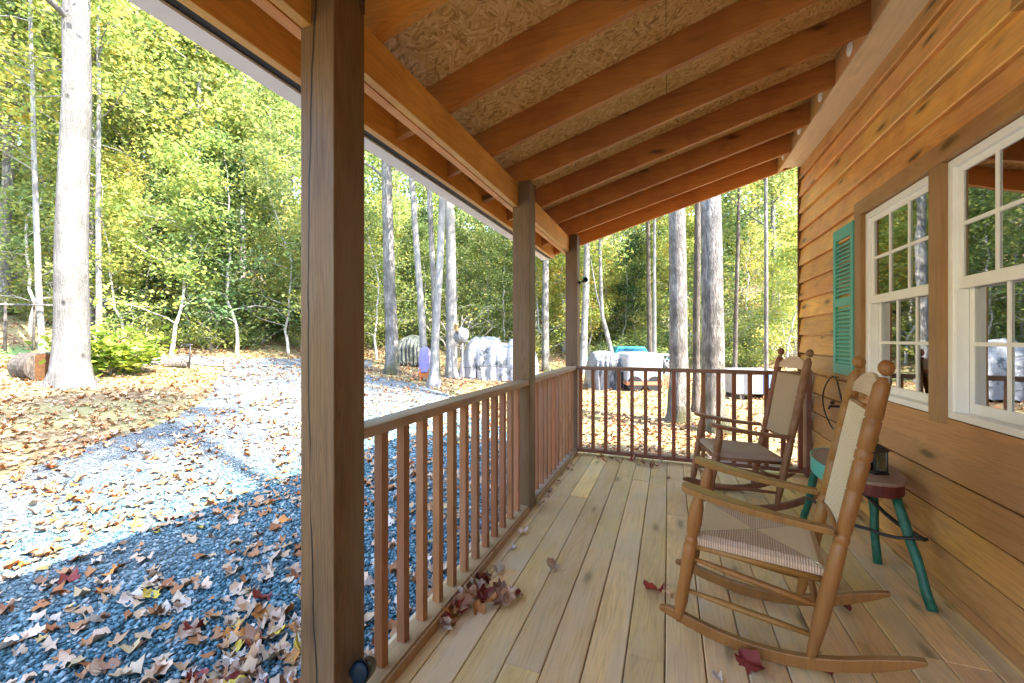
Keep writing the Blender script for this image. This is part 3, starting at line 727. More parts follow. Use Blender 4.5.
CW = .45   # width between post centres
def rocking_chair(loc, F, label, wm, seat_m, back_m, crest_m):
    rz = math.atan2(F[1], F[0])
    t = thing('rocking_chair', label, 'rocking chair', loc, rz)
    W = CW / 2
    # rockers: arcs touching the floor
    for s in (-1, 1):
        b = MB(); n = 22; y = s * W; xs = [-.335 + (.90) * i / n for i in range(n + 1)]
        def zb(x): d = x - .19; return .001 + d * d * (.62 if d < 0 else .50) + .0
        def th(x): e = min((x + .335) / .14, (.565 - x) / .07, 1.0); return .016 + .034 * max(0, e) ** .6
        vs = []; hw = .0145
        for x in xs:
            z0 = zb(x); z1 = z0 + th(x)
            vs += [(x, y - hw, z0), (x, y + hw, z0), (x, y + hw, z1), (x, y - hw, z1)]
        fs = [(0, 1, 2, 3)]
        for i in range(n):
            o = i * 4
            for k in range(4): fs.append((o + k, o + 4 + k, o + 4 + (k + 1) % 4, o + (k + 1) % 4))
        fs.append(tuple(n * 4 + k for k in (3, 2, 1, 0)))
        b.add(vs, fs); b.build('rocker', wm, t, bevel=.004)
        # back post with turned rings and a ball finial
        b = MB(); p0, p1 = (0.0, y, .050), (-.226, y, 1.20)
        r = .0245
        prof = [(0, .013), (.03, .017), (.10, .0235), (.17, r * 1.12), (.33, r * 1.12), (.42, r), (.425, r * .86), (.43, r), (.44, r * 1.1), (.452, r), (.458, r * .86), (.464, r * 1.02),
                (.60, r * 1.08), (.605, r * .9), (.61, r * 1.08), (.70, r * 1.1), (.705, r * .88), (.712, r * 1.16), (.735, r * 1.16), (.742, r * .88), (.748, r * 1.12), (.84, r * 1.15), (.845, r * .9), (.85, r * 1.14),
                (.955, r * 1.05), (.972, r * .62), (.98, r * .5)]
        b.turned(p0, p1, prof, 16)
        pt = Vector(p0).lerp(Vector(p1), 1.0)
        b.sphere(pt + Vector((-.002, 0, .012)), .0255, 16, 10, 1.18, rnd=b.r[-1])
        b.build('back_post', wm, t, smooth=True)
        # front leg up to the arm
        b = MB(); q0, q1 = (.485, y * 1.03, .048), (.395, y * 1.06, .640)
        r = .0245
        b.turned(q0, q1, [(0, .013), (.05, .019), (.16, r * 1.1), (.30, r), (.52, r * 1.1), (.60, r * 1.15), (.615, r * .85), (.63, r * 1.15), (.66, r * .95), (.672, r * .75), (.69, r * 1.05), (.78, r * 1.22), (.9, r * 1.1), (.97, r * .7), (1, r * .6)], 16)
        b.build('front_leg', wm, t, smooth=True)
        # arm: flat, wide and rounded in front, narrow behind
        b = MB(); pr = [(.466, .014), (.462, .028), (.447, .038), (.42, .043), (.34, .042), (.22, .035), (.10, .024), (.0, .021), (-.075, .019)]
        top, bot = [], []
        vs = []
        m = len(pr)
        def az(x): return .640 + (x - .43) * .138 + .012 * math.sin((x + .08) / .54 * math.pi) * -1
        for x, hw in pr:
            z = az(x); yc = y * (1.06 - .02 * (.43 - x))
            vs += [(x, yc - hw, z), (x, yc + hw, z), (x, yc + hw, z + .027), (x, yc - hw, z + .027)]
        fs = [(3, 2, 1, 0)]
        for i in range(m - 1):
            o = i * 4
            for k in range(4): fs.append((o + k, o + (k + 1) % 4, o + 4 + (k + 1) % 4, o + 4 + k))
        fs.append(tuple((m - 1) * 4 + k for k in range(4)))
        b.add(vs, fs); b.build('arm', wm, t, bevel=.005)
        for (xa, za, xb, zb_) in ((.43, .345, -.045, .275), (.455, .195, -.022, .155)):
            b = MB(); b.turned((xa, y * 1.03, za), (xb, y, zb_), [(0, .008), (.3, .0135), (.7, .0135), (1, .009)], 10); b.build('stretcher', wm, t, smooth=True)
    for (x, z) in ((.437, .30), (.452, .20), (-.035, .22)):
        b = MB(); b.turned((x, -W, z), (x, W, z), [(0, .008), (.3, .0135), (.7, .0135), (1, .009)], 10); b.build('stretcher', wm, t, smooth=True)
    # seat: woven pad over four rails, dished slightly
    b = MB(); nx_, ny = 22, 18; x0, x1 = -.055, .425; vs = []; fs = []
    def sz(x, e): return .415 + (x - x0) * .055 + e
    for i in range(nx_ + 1):
        for j in range(ny + 1):
            u = i / nx_; w = j / ny; x = x0 + (x1 - x0) * u; hw = .205 + .035 * u
            ed = min(min(u, 1 - u) * 2, min(w, 1 - w) * 2)
            e = .016 * min(1, ed * 8) ** .5 - .010 * max(0, ed - .12)
            vs.append((x, -hw + 2 * hw * w, sz(x, e)))
    N = len(vs)
    for i in range(nx_):
        for j in range(ny):
            a = i * (ny + 1) + j; fs.append((a, a + ny + 1, a + ny + 2, a + 1))
    # rim going down and under
    rim = [i * (ny + 1) for i in range(nx_ + 1)] + [nx_ * (ny + 1) + j for j in range(1, ny + 1)] + [i * (ny + 1) + ny for i in range(nx_ - 1, -1, -1)] + [j for j in range(ny - 1, 0, -1)]
    low = []
    for k in rim: x, yy, z = vs[k]; low.append(len(vs)); vs.append((x, yy, z - .034))
    for k in range(len(rim)):
        k2 = (k + 1) % len(rim); fs.append((rim[k], rim[k2], low[k2], low[k]))
    fs.append(tuple(low))
    b.add(vs, fs, .5); b.build('seat', seat_m, t, smooth=False)
    b = MB()
    for s in (-1, 1): b.tube([(x0 - .01, s * .205, .375), (x1 + .01, s * .235, .402)], .0125, 10)
    b.tube([(x1 + .004, -.235, .403), (x1 + .004, .235, .403)], .0125, 10); b.tube([(x0 + .004, -.205, .377), (x0 + .004, .205, .377)], .0125, 10)
    b.build('seat_rail', wm, t, smooth=True)
    # woven back panel following the lean of the posts, wider at the top
    def back(z): return -.196 * (z - .05) / 1.0
    b = MB(); vs = []; fs = []; nz_, ny = 14, 8; z0, z1 = .55, 1.045
    for fb in (0, 1):
        for i in range(nz_ + 1):
            for j in range(ny + 1):
                z = z0 + (z1 - z0) * i / nz_; hw = .192 - .02 * (1 - i / nz_); q = j / ny
                bow = -.014 * math.sin(q * math.pi)
                vs.append((back(z) + bow + (.007 if fb == 0 else -.007), -hw + 2 * hw * q, z))
    n1 = (nz_ + 1) * (ny + 1)
    for i in range(nz_):
        for j in range(ny):
            a = i * (ny + 1) + j; fs.append((a, a + 1, a + ny + 2, a + ny + 1)); c = a + n1; fs.append((c, c + ny + 1, c + ny + 2, c + 1))
    rim = [j for j in range(ny + 1)] + [i * (ny + 1) + ny for i in range(1, nz_ + 1)] + [nz_ * (ny + 1) + j for j in range(ny - 1, -1, -1)] + [i * (ny + 1) for i in range(nz_ - 1, 0, -1)]
    for k in range(len(rim)): a, c = rim[k], rim[(k + 1) % len(rim)]; fs.append((a, a + n1, c + n1, c))
    b.add(vs, fs, .5); b.build('backrest', back_m, t, smooth=False)
    for z in (z0 + .004, z1 + .002):
        b = MB(); b.tube([(back(z), -W, z), (back(z), W, z)], .0095, 10); b.build('back_rail', wm, t, smooth=True)
    # arched crest board
    b = MB(); n = 18; lo_, hi_ = [], []
    for i in range(n + 1):
        q = -1 + 2 * i / n; lo_.append((q * (W - .016), 1.082 + .006 * (1 - q * q))); hi_.append((q * (W - .016), 1.118 + .062 * (1 - abs(q) ** 2.2)))
    vs = []
    for (yy, z) in lo_ + hi_[::-1]:
        vs.append((back(z) + .008 - .012 * math.cos(yy / W * 1.4), yy, z))
    m = len(vs); vs += [(x - .014, yy, z) for x, yy, z in vs]
    fs = []
    for i in range(n): fs.append((i, i + 1, m - 2 - i, m - 1 - i)); fs.append((m + i, m + m - 1 - i, m + m - 2 - i, m + i + 1))
    for i in range(m): fs.append((i, m + i, m + (i + 1) % m, (i + 1) % m))
    b.add(vs, fs); b.build('crest_rail', crest_m, t, bevel=.003)
    return t
seatA = woven_seat('pale_rush_seat', (.66, .48, .35), (.88, .72, .42), .185, .22, .24)
backA = woven_back('pale_woven_back', (.88, .76, .56))
seatB = woven_seat('brown_rush_seat', (.50, .36, .27), (.54, .42, .30), .185, .22, .24)
backB = woven_back('brown_woven_back', (.56, .42, .28))
rocking_chair((.519 + .1678 * .225, 1.925 + .9858 * .225, .001), (-.9858, .1678), 'honey coloured rocking chair with pale woven seat and back, nearest the camera', M['chair_near'], seatA, backA, M['crest'])
rocking_chair((.76 - .191 * .225, 3.60 + .982 * .225, .001), (-.982, -.191), 'reddish brown rocking chair standing by the end railing', M['chair_far'], seatB, backB, M['crest'])

# ------------------------------------------------------------------ oval stool and lantern
def stool():
    t = thing('stool', 'oval wooden stool with dark top and crooked green legs against the wall', 'stool', (1.05, 3.07, 0))
    b = MB(); n = 40; hx, hy = .185, .36
    ov = [(hx * math.copysign(abs(math.cos(a)) ** .85, math.cos(a)), hy * math.copysign(abs(math.sin(a)) ** .85, math.sin(a))) for a in [2 * math.pi * i / n for i in range(n)]]
    b.prism([(x * 1.02, y * 1.02) for x, y in ov], 'Z', .542, .562); b.build('top', M['stool_top'], t, bevel=.004)
    b = MB(); b.prism([(x * .985, y * .985) for x, y in ov if True], 'Z', .478, .5415); b.build('apron', M['stool_apron'], t, bevel=.003)
    b = MB(); arc = [p for p in ov]
    # green painted band round the far left half of the rim
    pts = [(hx * 1.0 * math.cos(a) , hy * 1.0 * math.sin(a)) for a in np.linspace(math.pi * .42, math.pi * 1.12, 20)]
    for (xa, ya), (xb, yb) in zip(pts[:-1], pts[1:]):
        k = 1.012
        b.hexa([(xa * k, ya * k, .470), (xb * k, yb * k, .470), (xb * 1.045, yb * 1.045, .470), (xa * 1.045, ya * 1.045, .470), (xa * k, ya * k, .564), (xb * k, yb * k, .564), (xb * 1.045, yb * 1.045, .564), (xa * 1.045, ya * 1.045, .564)], .5)
    b.build('rim_band', M['shutter'], t)
    legs = [((.10, -.24, .48), (.145, -.49, 0)), ((.09, .0, .48), (.10, -.05, 0)), ((-.13, .2, .48), (-.15, .42, 0)), ((-.10, -.20, .48), (-.235, -.43, 0))]
    for p, q in legs:
        p, q = Vector(p), Vector(q); b = MB(); pts = []
        for i in range(8):
            s = i / 7; w = Vector((rng.uniform(-1, 1), rng.uniform(-1, 1), 0)) * .007 * math.sin(s * math.pi)
            pts.append(p.lerp(q, s) + w + Vector((0, 0, .001)))
        b.tube(pts, [.024, .023, .025, .022, .023, .021, .022, .022], 10); b.build('leg', M['green_paint'], t, smooth=True)
    for p, q, r in (((-.16, -.30, .29), (.17, -.40, .30), .009), ((.02, .05, .40), (.16, -.39, .29), .011), ((-.17, .30, .22), (-.16, -.25, .34), .010)):
        p, q = Vector(p), Vector(q); b = MB(); b.tube([p.lerp(q, i / 6) + Vector((0, 0, .012 * math.sin(i * 1.3))) for i in range(7)], [r] * 7, 8); b.build('stretcher', M['iron'] if r < .012 else M['green_paint'], t, smooth=True)
stool()
def lantern():
    t = thing('lantern', 'small black metal lantern with glass sides on the oval stool', 'lantern', (1.095, 2.90, .5625), .35); t.scale = (.85, .85, .92)
    w = .040
    b = MB(); b.box(-.048, .048, -.048, .048, 0, .012); b.box(-.043, .043, -.043, .043, .0121, .02); b.build('base', M['iron'], t, bevel=.002)
    for sx in (-1, 1):
        for sy in (-1, 1):
            b = MB(); b.box(sx * w - .004, sx * w + .004, sy * w - .004, sy * w + .004, .0202, .135); b.build('corner_bar', M['iron'], t)
    b = MB(); b.box(-w - .005, w + .005, -w - .005, w + .005, .1352, .143)
    e = .055
    b.add([(-e, -e, .1432), (e, -e, .1432), (e, e, .1432), (-e, e, .1432), (-.014, -.014, .178), (.014, -.014, .178), (.014, .014, .178), (-.014, .014, .178)],
          [(0, 3, 2, 1), (4, 5, 6, 7), (0, 1, 5, 4), (1, 2, 6, 5), (2, 3, 7, 6), (3, 0, 4, 7)]); b.tube([(0, 0, .178), (0, 0, .19)], .01, 10); b.build('roof', M['iron'], t)
    b = MB(); b.tube([(0, .022 * math.cos(a), .20 + .022 * math.sin(a)) for a in np.linspace(-.3, math.pi + .3, 14)], .0025, 6); b.build('handle', M['iron'], t)
    b = MB()
    for s in (-1, 1): b.box(s * w - .0008, s * w + .0008, -w + .0045, w - .0045, .0205, .1345); b.box(-w + .0045, w - .0045, s * w - .0008, s * w + .0008, .0205, .1345)
    b.build('glass', M['lamp_pane'], t)
    b = MB(); b.tube([(0, 0, .0205), (0, 0, .07)], .018, 14); b.tube([(0, 0, .0702), (0, 0, .085)], .0016, 6); b.build('candle', M['lamp_glass'], t)
lantern()

# ------------------------------------------------------------------ outdoor lamps on the posts
def spot(loc, rz, label, scale, head_dir, reach=1.0):
    t = thing('floodlight', label, 'floodlight', loc, rz)
    t.scale = (scale,) * 3
    b = MB(); b.tube([(0, 0, 0), (0.03, 0, 0)], .03, 14); b.build('mount', M['black_plastic'], t, bevel=.002)
    b = MB(); b.tube([(0.03, 0, 0), (.03 + .03 * reach, 0, .01), (.03 + .055 * reach, 0, .02)], .010, 8); b.build('bracket', M['black_plastic'], t, smooth=True)
    d = Vector(head_dir).normalized(); c = Vector((.115 * reach, 0, .03))
    b = MB(); b.tube([c - d * .05, c - d * .045, c - d * .02, c + d * .03, c + d * .05], [.016, .028, .040, .048, .050], 18); b.build('housing', M['black_plastic'], t, smooth=True)
    b = MB(); b.tube([c + d * .0505, c + d * .056, c + d * .060], [.046, .040, .018], 18); b.build('lens', M['dark_lens'], t, smooth=True)
spot((XI + .001, Y1 + .085, .215), 0, 'black floodlight at the foot of the front porch post', .72, (.1, -.85, .25), .62)
spot((XI + .001, Y3 + .07, 1.98), 0, 'small blue black floodlight high on the far corner post', .62, (.5, -.7, .35))

# ------------------------------------------------------------------ the ground
def ground():
    rad = np.concatenate([[0.0], np.geomspace(.6, 24, 110), np.linspace(24.6, 75, 60), np.geomspace(80, 190, 8)])
    na = 260; th = np.linspace(0, 2 * np.pi, na, endpoint=False)
    Rg, T = np.meshgrid(rad, th, indexing='ij')
    X, Y = Rg * np.cos(T), Rg * np.sin(T)
    Z = gz(X, Y)
    Z = np.where(Rg > 78, gz(78 * np.cos(T), 78 * np.sin(T)) + (Rg - 78) * .02, Z)
    Z = Z - .05 * in_drive(X, Y)
    V = np.stack([X, Y, Z], -1).reshape(-1, 3)
    i, j = np.meshgrid(np.arange(len(rad) - 1), np.arange(na), indexing='ij'); j2 = (j + 1) % na
    Fq = np.stack([i * na + j, (i + 1) * na + j, (i + 1) * na + j2, i * na + j2], -1).reshape(-1, 4)
    me = np_mesh('ground', V, Fq, np.zeros(len(V)))
    o = link('ground', me, M['ground'], None, True); tag(o, kind='structure')

LEFT = [(-6.2, -9), (-5.6, -3), (-5.45, .6), (-5.9, 1.9), (-6.9, 2.75), (-7.6, 3.7), (-8.5, 5.3), (-10.0, 6.7), (-11.2, 7.4), (-12.4, 8.2), (-13.2, 8.9)]
RIGHT = [(-1.0, -9), (-1.0, -3), (-1.0, 2.0), (-1.05, 4.9), (-1.9, 6.2), (-3.2, 7.6), (-5.2, 9.4), (-7.4, 10.6), (-9.4, 10.9), (-11.2, 10.7), (-12.6, 10.2)]
def path_pts(P, n):
    P = np.array(P, float); d = np.concatenate([[0], np.cumsum(np.hypot(*np.diff(P, axis=0).T))])
    # sample by index so that both banks stay paired
    k = np.linspace(0, len(P) - 1, n); idx = np.arange(len(P))
    return np.stack([np.interp(k, idx, P[:, 0]), np.interp(k, idx, P[:, 1])], -1)
def drive():
    n, m = 260, 40
    L, Rr = path_pts(LEFT, n), path_pts(RIGHT, n)
    k = np.arange(n)
    wob = lambda a, b: .22 * np.sin(k * .06 + a) + .07 * np.sin(k * .19 + b)
    L[:, 0] += wob(0, 1)
    Rr[:, 0] += np.where(Rr[:, 1] > 5.2, wob(4, 2), 0); 
    s = np.linspace(0, 1, m)[None, :, None]
    G = L[:, None] * (1 - s) + Rr[:, None] * s
    Z = gz(G[..., 0], G[..., 1]) + .022
    V = np.concatenate([G, Z[..., None]], -1).reshape(-1, 3)
    i, j = np.meshgrid(np.arange(n - 1), np.arange(m - 1), indexing='ij')
    Fq = np.stack([i * m + j, i * m + j + 1, (i + 1) * m + j + 1, (i + 1) * m + j], -1).reshape(-1, 4)
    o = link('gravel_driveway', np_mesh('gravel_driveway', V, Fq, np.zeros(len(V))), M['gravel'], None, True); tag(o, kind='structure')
    return L, Rr
def dirt_road():
    # the grey track that crosses behind the drive at the foot of the wood
    us = np.linspace(70, 372, 120); P = []
    for kk, u in enumerate(us):
        dx, dy, _ = view_ray(u, V0); q = math.hypot(dx, dy)
        for m in range(7):
            r = 16.0 + 1.9 * m / 6 + .22 * math.sin(kk * .17 + m) * (1 if m in (0, 6) else 0) + .12 * math.sin(kk * .43); P.append((dx / q * r, dy / q * r))
    P = np.array(P); V = np.concatenate([P, (gz(P[:, 0], P[:, 1]) + .03)[:, None]], 1)
    F = [(i * 7 + j, i * 7 + j + 1, (i + 1) * 7 + j + 1, (i + 1) * 7 + j) for i in range(119) for j in range(6)]
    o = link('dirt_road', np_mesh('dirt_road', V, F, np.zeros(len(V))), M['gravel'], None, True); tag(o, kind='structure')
dirt_road()
DL, DR = drive()
def in_drive(x, y):
    """which points lie between the two banks"""
    poly = np.concatenate([DL, DR[::-1]]); x = np.asarray(x); y = np.asarray(y)
    inside = np.zeros(x.shape, bool); j = len(poly) - 1
    for i in range(len(poly)):
        xi_, yi = poly[i]; xj, yj = poly[j]
        c = ((yi > y) != (yj > y))
        with np.errstate(divide='ignore', invalid='ignore'):
            xx = (xj - xi_) * (y - yi) / (yj - yi + 1e-12) + xi_
        inside ^= c & (x < xx); j = i
    return inside

ground()

def proj_np(x, y, z):
    d = -x * SN + y * CS; l = x * CS + y * SN
    d = np.maximum(d, .05)
    return 512 + F_PX * l / d, V0 - F_PX * (z - EYE) / d, d

# loose stones lying on the bed where they are near enough to be told apart
def stones():
    n = 62000
    # density falls with distance
    r = 1.2 + 7.5 * nr.rand(n * 3) ** 1.25; a = nr.uniform(R(78), R(190), n * 3)
    x, y = r * np.cos(a), r * np.sin(a)
    k = in_drive(x, y) & (x < -1.16)
    u, v, d = proj_np(x, y, gz(x, y)); k &= (u > -60) & (u < 620) & (v < 740)
    x, y, d = x[k][:n], y[k][:n], d[k][:n]; n = len(x)
    s = (.0055 + .017 * nr.rand(n) ** 2.2) * (1 + .05 * d)
    base = np.array([(1, 0, 0), (0, 1, 0), (-1, 0, 0), (0, -1, 0), (0, 0, 1), (0, 0, -1)], float)
    base = np.repeat(base[None], n, 0) * nr.uniform(.6, 1.35, (n, 6, 1)) + nr.uniform(-.25, .25, (n, 6, 3))
    base *= np.stack([np.ones(n), nr.uniform(.6, 1.0, n), nr.uniform(.45, .8, n)], -1)[:, None]
    th = nr.uniform(0, 2 * np.pi, n); c, s_ = np.cos(th), np.sin(th)
    bx = base[..., 0] * c[:, None] - base[..., 1] * s_[:, None]; by = base[..., 0] * s_[:, None] + base[..., 1] * c[:, None]
    V = np.stack([bx * s[:, None] + x[:, None], by * s[:, None] + y[:, None], base[..., 2] * s[:, None] + (gz(x, y) + .022 + s * .3)[:, None]], -1).reshape(-1, 3)
    f = np.array([(0, 1, 4), (1, 2, 4), (2, 3, 4), (3, 0, 4), (1, 0, 5), (2, 1, 5), (3, 2, 5), (0, 3, 5)])
    Fq = (f[None] + 6 * np.arange(n)[:, None, None]).reshape(-1, 3)
    rnd = np.repeat(nr.rand(n), 6)
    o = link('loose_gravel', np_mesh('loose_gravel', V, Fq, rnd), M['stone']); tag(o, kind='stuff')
stones()

# ------------------------------------------------------------------ fallen leaves
def leaf_shape(seed):
    g = random.Random(seed); n = 26; tips = 5
    vs = [(0, 0, 0)]; out = []
    for i in range(n):
        a = 2 * math.pi * i / n
        lobe = .70 + .30 * abs(math.cos(a * tips / 2 + .0)) ** 1.2
        lobe *= .75 + .25 * math.cos(a)
        lobe *= g.uniform(.88, 1.12)
        out.append((a, lobe))
    k1, k2, k3 = g.uniform(.4, 1.1), g.uniform(-.25, .8), g.uniform(0, 6.28)
    def zf(x, y): return k1 * y * y + k2 * x * x * .8 + .16 * math.sin(3.1 * x + k3) * y + .07 * math.sin(7 * y + k3 * 2)
    for q in (.5, 1.0):
        for a, lobe in out:
            x, y = math.cos(a) * lobe * q, math.sin(a) * lobe * q * .95
            vs.append((x, y * (1 - .25 * k1), zf(x, y) + ((.10 * math.sin(a * 7 + k3) + .10 * math.sin(a * 3 + k3 * 2)) if q == 1 else 0)))
    fs = []
    for i in range(n):
        j = (i + 1) % n
        fs.append((0, 1 + i, 1 + j)); fs.append((1 + i, 1 + n + i, 1 + n + j, 1 + j))
    b = len(vs); zb = zf(-.45, 0)
    for i in range(5):
        x = -.42 - i * .16; z = zb + i * .03
        vs += [(x, -.012, z), (x, .012, z), (x, 0, z + .02)]
    for i in range(4):
        o = b + 3 * i
        for k in range(3): fs.append((o + k, o + (k + 1) % 3, o + 3 + (k + 1) % 3, o + 3 + k))
    zmin = min(v[2] for v in vs)
    return [(x, y, z - zmin) for x, y, z in vs], fs
LEAVES = {}
def leaf_mesh(var, colr):
    if (var, colr) not in LEAVES:
        vs, fs = leaf_shape(var * 13 + 5)
        me = bpy.data.meshes.new('fallen_leaf'); me.from_pydata(vs, [], fs); me.materials.append(M['leaf_' + colr])
        me.polygons.foreach_set('use_smooth', [True] * len(me.polygons)); LEAVES[(var, colr)] = me
    return LEAVES[(var, colr)]
LEAF_N = [0]
def leaf(x, y, z, size, colr, label, group=None, tilt=.35):
    o = bpy.data.objects.new('fallen_leaf', leaf_mesh(rng.randrange(6), colr)); COL.objects.link(o)
    o.scale = (size,) * 3; o.rotation_euler = (rng.uniform(-tilt, tilt), rng.uniform(-tilt, tilt), rng.uniform(0, 6.28))
    o.location = (x, y, z + size * .10 * tilt); tag(o, label, 'leaf', group); LEAF_N[0] += 1
    return o
def deck_pt(u, v):
    dx, dy, dz = view_ray(u, v); t = -EYE / dz; return dx * t, dy * t
# leaves on the deck, each where the photograph has it
single = [(554, 569, .048, 'tan', 'curled tan leaf alone on the open deck boards'),
          (657, 594, .062, 'red', 'crumpled dark red leaf on the deck in front of the near rocking chair'),
          (745, 663, .062, 'red', 'dark red curled leaf on the deck touching the near rocker'),
          (822, 672, .040, 'red', 'small red leaf under the back end of the near rocker'),
          (521, 534, .040, 'pale', 'pale leaf on the deck level with the middle post'),
          (515, 549, .028, 'pale', 'tiny pale leaf just before the middle post on the deck'),
          (499, 573, .040, 'tan', 'tan leaf with a long stem between the heap and the middle post'),
          (489, 577, .026, 'brown', 'tiny dark leaf beside the tan stemmed leaf'),
          (491, 557, .030, 'tan', 'tan leaf against the bottom rail near the middle post'),
          (667, 596, .040, 'tan', 'tan leaf partly behind the crumpled dark red leaf'),
          (718, 681, .026, 'pale', 'small pale leaf at the bottom edge of the deck view'),
          (845, 610, .050, 'red', 'red brown leaf beneath the far rocker of the near chair')]
for u, v, s, c, lab in single:
    x, y = deck_pt(u, v); leaf(x, y, .002, s * 1.2, c, lab, None, .8)
for i in range(26):
    q = i / 25; u = 440 + 70 * q + rng.uniform(-12, 12); v = 627 - 38 * q + rng.uniform(-15, 11)
    x, y = deck_pt(u, v); x = max(x, -.955)
    leaf(x, y, .002 + rng.uniform(0, .02), rng.uniform(.045, .072), rng.choice(['brown', 'tan', 'red', 'tan', 'brown', 'orange']), 'curled brown or red leaf in the heap beside the bottom rail', 'leaves heaped by the side railing', .8)
for i in range(11):
    u = rng.uniform(532, 578); v = 500 - (u - 532) * .95 + rng.uniform(-6, 10)
    x, y = deck_pt(u, v); x = max(x, -.95)
    leaf(x, min(y, 4.6), .002, rng.uniform(.03, .05), rng.choice(['pale', 'tan', 'tan', 'brown']), 'pale dry leaf strung along the rail beyond the middle post', 'leaves along the far side railing', .5)
for i in range(16):
    u = rng.choice([rng.uniform(590, 625), rng.uniform(638, 664), rng.uniform(590, 672)]); x, _ = deck_pt(u, 458)
    leaf(x, rng.uniform(4.45, 4.63), .002 + rng.uniform(0, .02), rng.uniform(.032, .055), rng.choice(['brown', 'brown', 'tan', 'red']), 'brown leaf blown against the foot of the end railing', 'leaves along the end railing', .7)
for u, v, s, c, lab in [(668, 479, .03, 'brown', 'small brown leaf on the deck ahead of the far rocking chair'), (652, 478, .022, 'tan', 'tiny tan leaf on the deck left of the far rocking chair')]:
    x, y = deck_pt(u, v); leaf(x, y, .002, s, c, lab)
# leaves on the gravel near the porch, one object each
def gravel_leaves():
    n_want = 298 - LEAF_N[0]; made = 0; tries = 0
    names = {'tan': 'tan', 'brown': 'dark brown', 'red': 'red', 'orange': 'orange', 'yellow': 'yellow', 'pale': 'pale pinkish'}
    while made < n_want and tries < 60000:
        tries += 1
        u = rng.uniform(-10, 520); v = 683 + 20 - 190 * rng.random() ** 1.15
        if u > 300 and rng.random() < .35: continue
        dx, dy, dz = view_ray(u, v); t = (-.33 - EYE) / dz; x, y = dx * t, dy * t
        if x > -1.2 or x < -4.6 or y > 5: continue
        # thicker toward the porch, thinner up by the shadow edge
        if math.sin(x * 3.1 + math.sin(y * 2.3) * 1.5) * math.sin(y * 3.7 + x) < -.05 and rng.random() < .6: continue
        w = 1.0 if (v - 480) > (500 - u) * .62 else .36
        if rng.random() > w: continue
        c = rng.choices(['tan', 'pale', 'brown', 'red', 'orange', 'yellow'], [38, 22, 18, 7, 8, 5])[0]
        sun = x < -4.2
        leaf(x, y, float(gz(x, y)) + .028, rng.uniform(.042, .082), c, f"{names[c]} dry leaf on the {'sunlit' if sun else 'shaded blue'} gravel beside the porch", f"{names[c]} leaves on the {'sunlit' if sun else 'shaded'} gravel", .42)
        made += 1
gravel_leaves()
def litter(n=34000):
    # everything smaller and further off: one carpet of leaves
    r = 2.0 + 30 * nr.rand(n * 2) ** 1.5; a = nr.uniform(R(45), R(185), n * 2); x, y = r * np.cos(a), r * np.sin(a)
    k = ~((x > -1.25) & (x < 10) & (y < 5.3))
    dr = in_drive(x, y); k &= (~dr) | (nr.rand(n * 2) < (.45 + .75 * (np.sin(x * 2.1 + np.sin(y * 1.7) * 1.5) * np.sin(y * 2.6 + x) > -.1)) * np.where(x > -4.3, np.where(r < 4.6, .16, .45), .62))
    x, y, dr, r = x[k][:n], y[k][:n], dr[k][:n], r[k][:n]; n = len(x)
    s = nr.uniform(.032, .066, n) * (1 + .012 * r); th = nr.uniform(0, 6.283, n)
    m = 12; ang = np.arange(m) * 2 * np.pi / m
    lob = np.where(np.arange(m) % 2 == 0, 1.0, .68)[None] * nr.uniform(.7, 1.2, (n, m)) * (.8 + .2 * np.cos(ang))[None]
    px = np.concatenate([np.zeros((n, 1)), np.cos(ang)[None] * lob], 1); py = np.concatenate([np.zeros((n, 1)), np.sin(ang)[None] * lob], 1)
    fold = nr.uniform(-.2, 1.4, n); bend = nr.uniform(-.3, 1.1, n)
    pz = np.abs(py) * fold[:, None] + px * px * bend[:, None] + nr.uniform(0, .34, (n, m + 1))
    c, s_ = np.cos(th)[:, None], np.sin(th)[:, None]
    X = (px * c - py * s_) * s[:, None] + x[:, None]; Y = (px * s_ + py * c) * s[:, None] + y[:, None]
    Z = (pz - pz.min(1, keepdims=True) * .8) * s[:, None] + (gz(x, y) + np.where(dr, .03, .012))[:, None]
    V = np.stack([X, Y, Z], -1).reshape(-1, 3)
    f = np.array([(0, 1 + i, 1 + (i + 1) % m) for i in range(m)]); Fq = (f[None] + (m + 1) * np.arange(n)[:, None, None]).reshape(-1, 3)
    o = link('leaf_litter', np_mesh('leaf_litter', V, Fq, np.repeat(np.clip(nr.beta(1.6, 1.5, n), 0, 1), 13)), M['litter']); tag(o, kind='stuff')
litter()

# ------------------------------------------------------------------ trees
def np_tube(P, rad, seg=8, flare=None):
    P = np.asarray(P, float); n = len(P); T = np.gradient(P, axis=0); T /= np.linalg.norm(T, axis=1, keepdims=True) + 1e-9
    ref = np.where(np.abs(T[:, 2:3]) > .9, np.array([[1., 0, 0]]), np.array([[0, 0, 1.]]))
    A = np.cross(T, ref); A /= np.linalg.norm(A, axis=1, keepdims=True) + 1e-9; B = np.cross(T, A)
    t = np.linspace(0, 2 * np.pi, seg, endpoint=False)
    rr = np.asarray(rad, float)[:, None] * np.ones((n, seg))
    if flare is not None: rr = rr * flare(P, t)
    V = P[:, None] + A[:, None] * (np.cos(t)[None, :, None] * rr[..., None]) + B[:, None] * (np.sin(t)[None, :, None] * rr[..., None])
    i, j = np.meshgrid(np.arange(n - 1), np.arange(seg), indexing='ij'); j2 = (j + 1) % seg
    F = np.stack([i * seg + j, i * seg + j2, (i + 1) * seg + j2, (i + 1) * seg + j], -1).reshape(-1, 4)
    return V.reshape(-1, 3), F
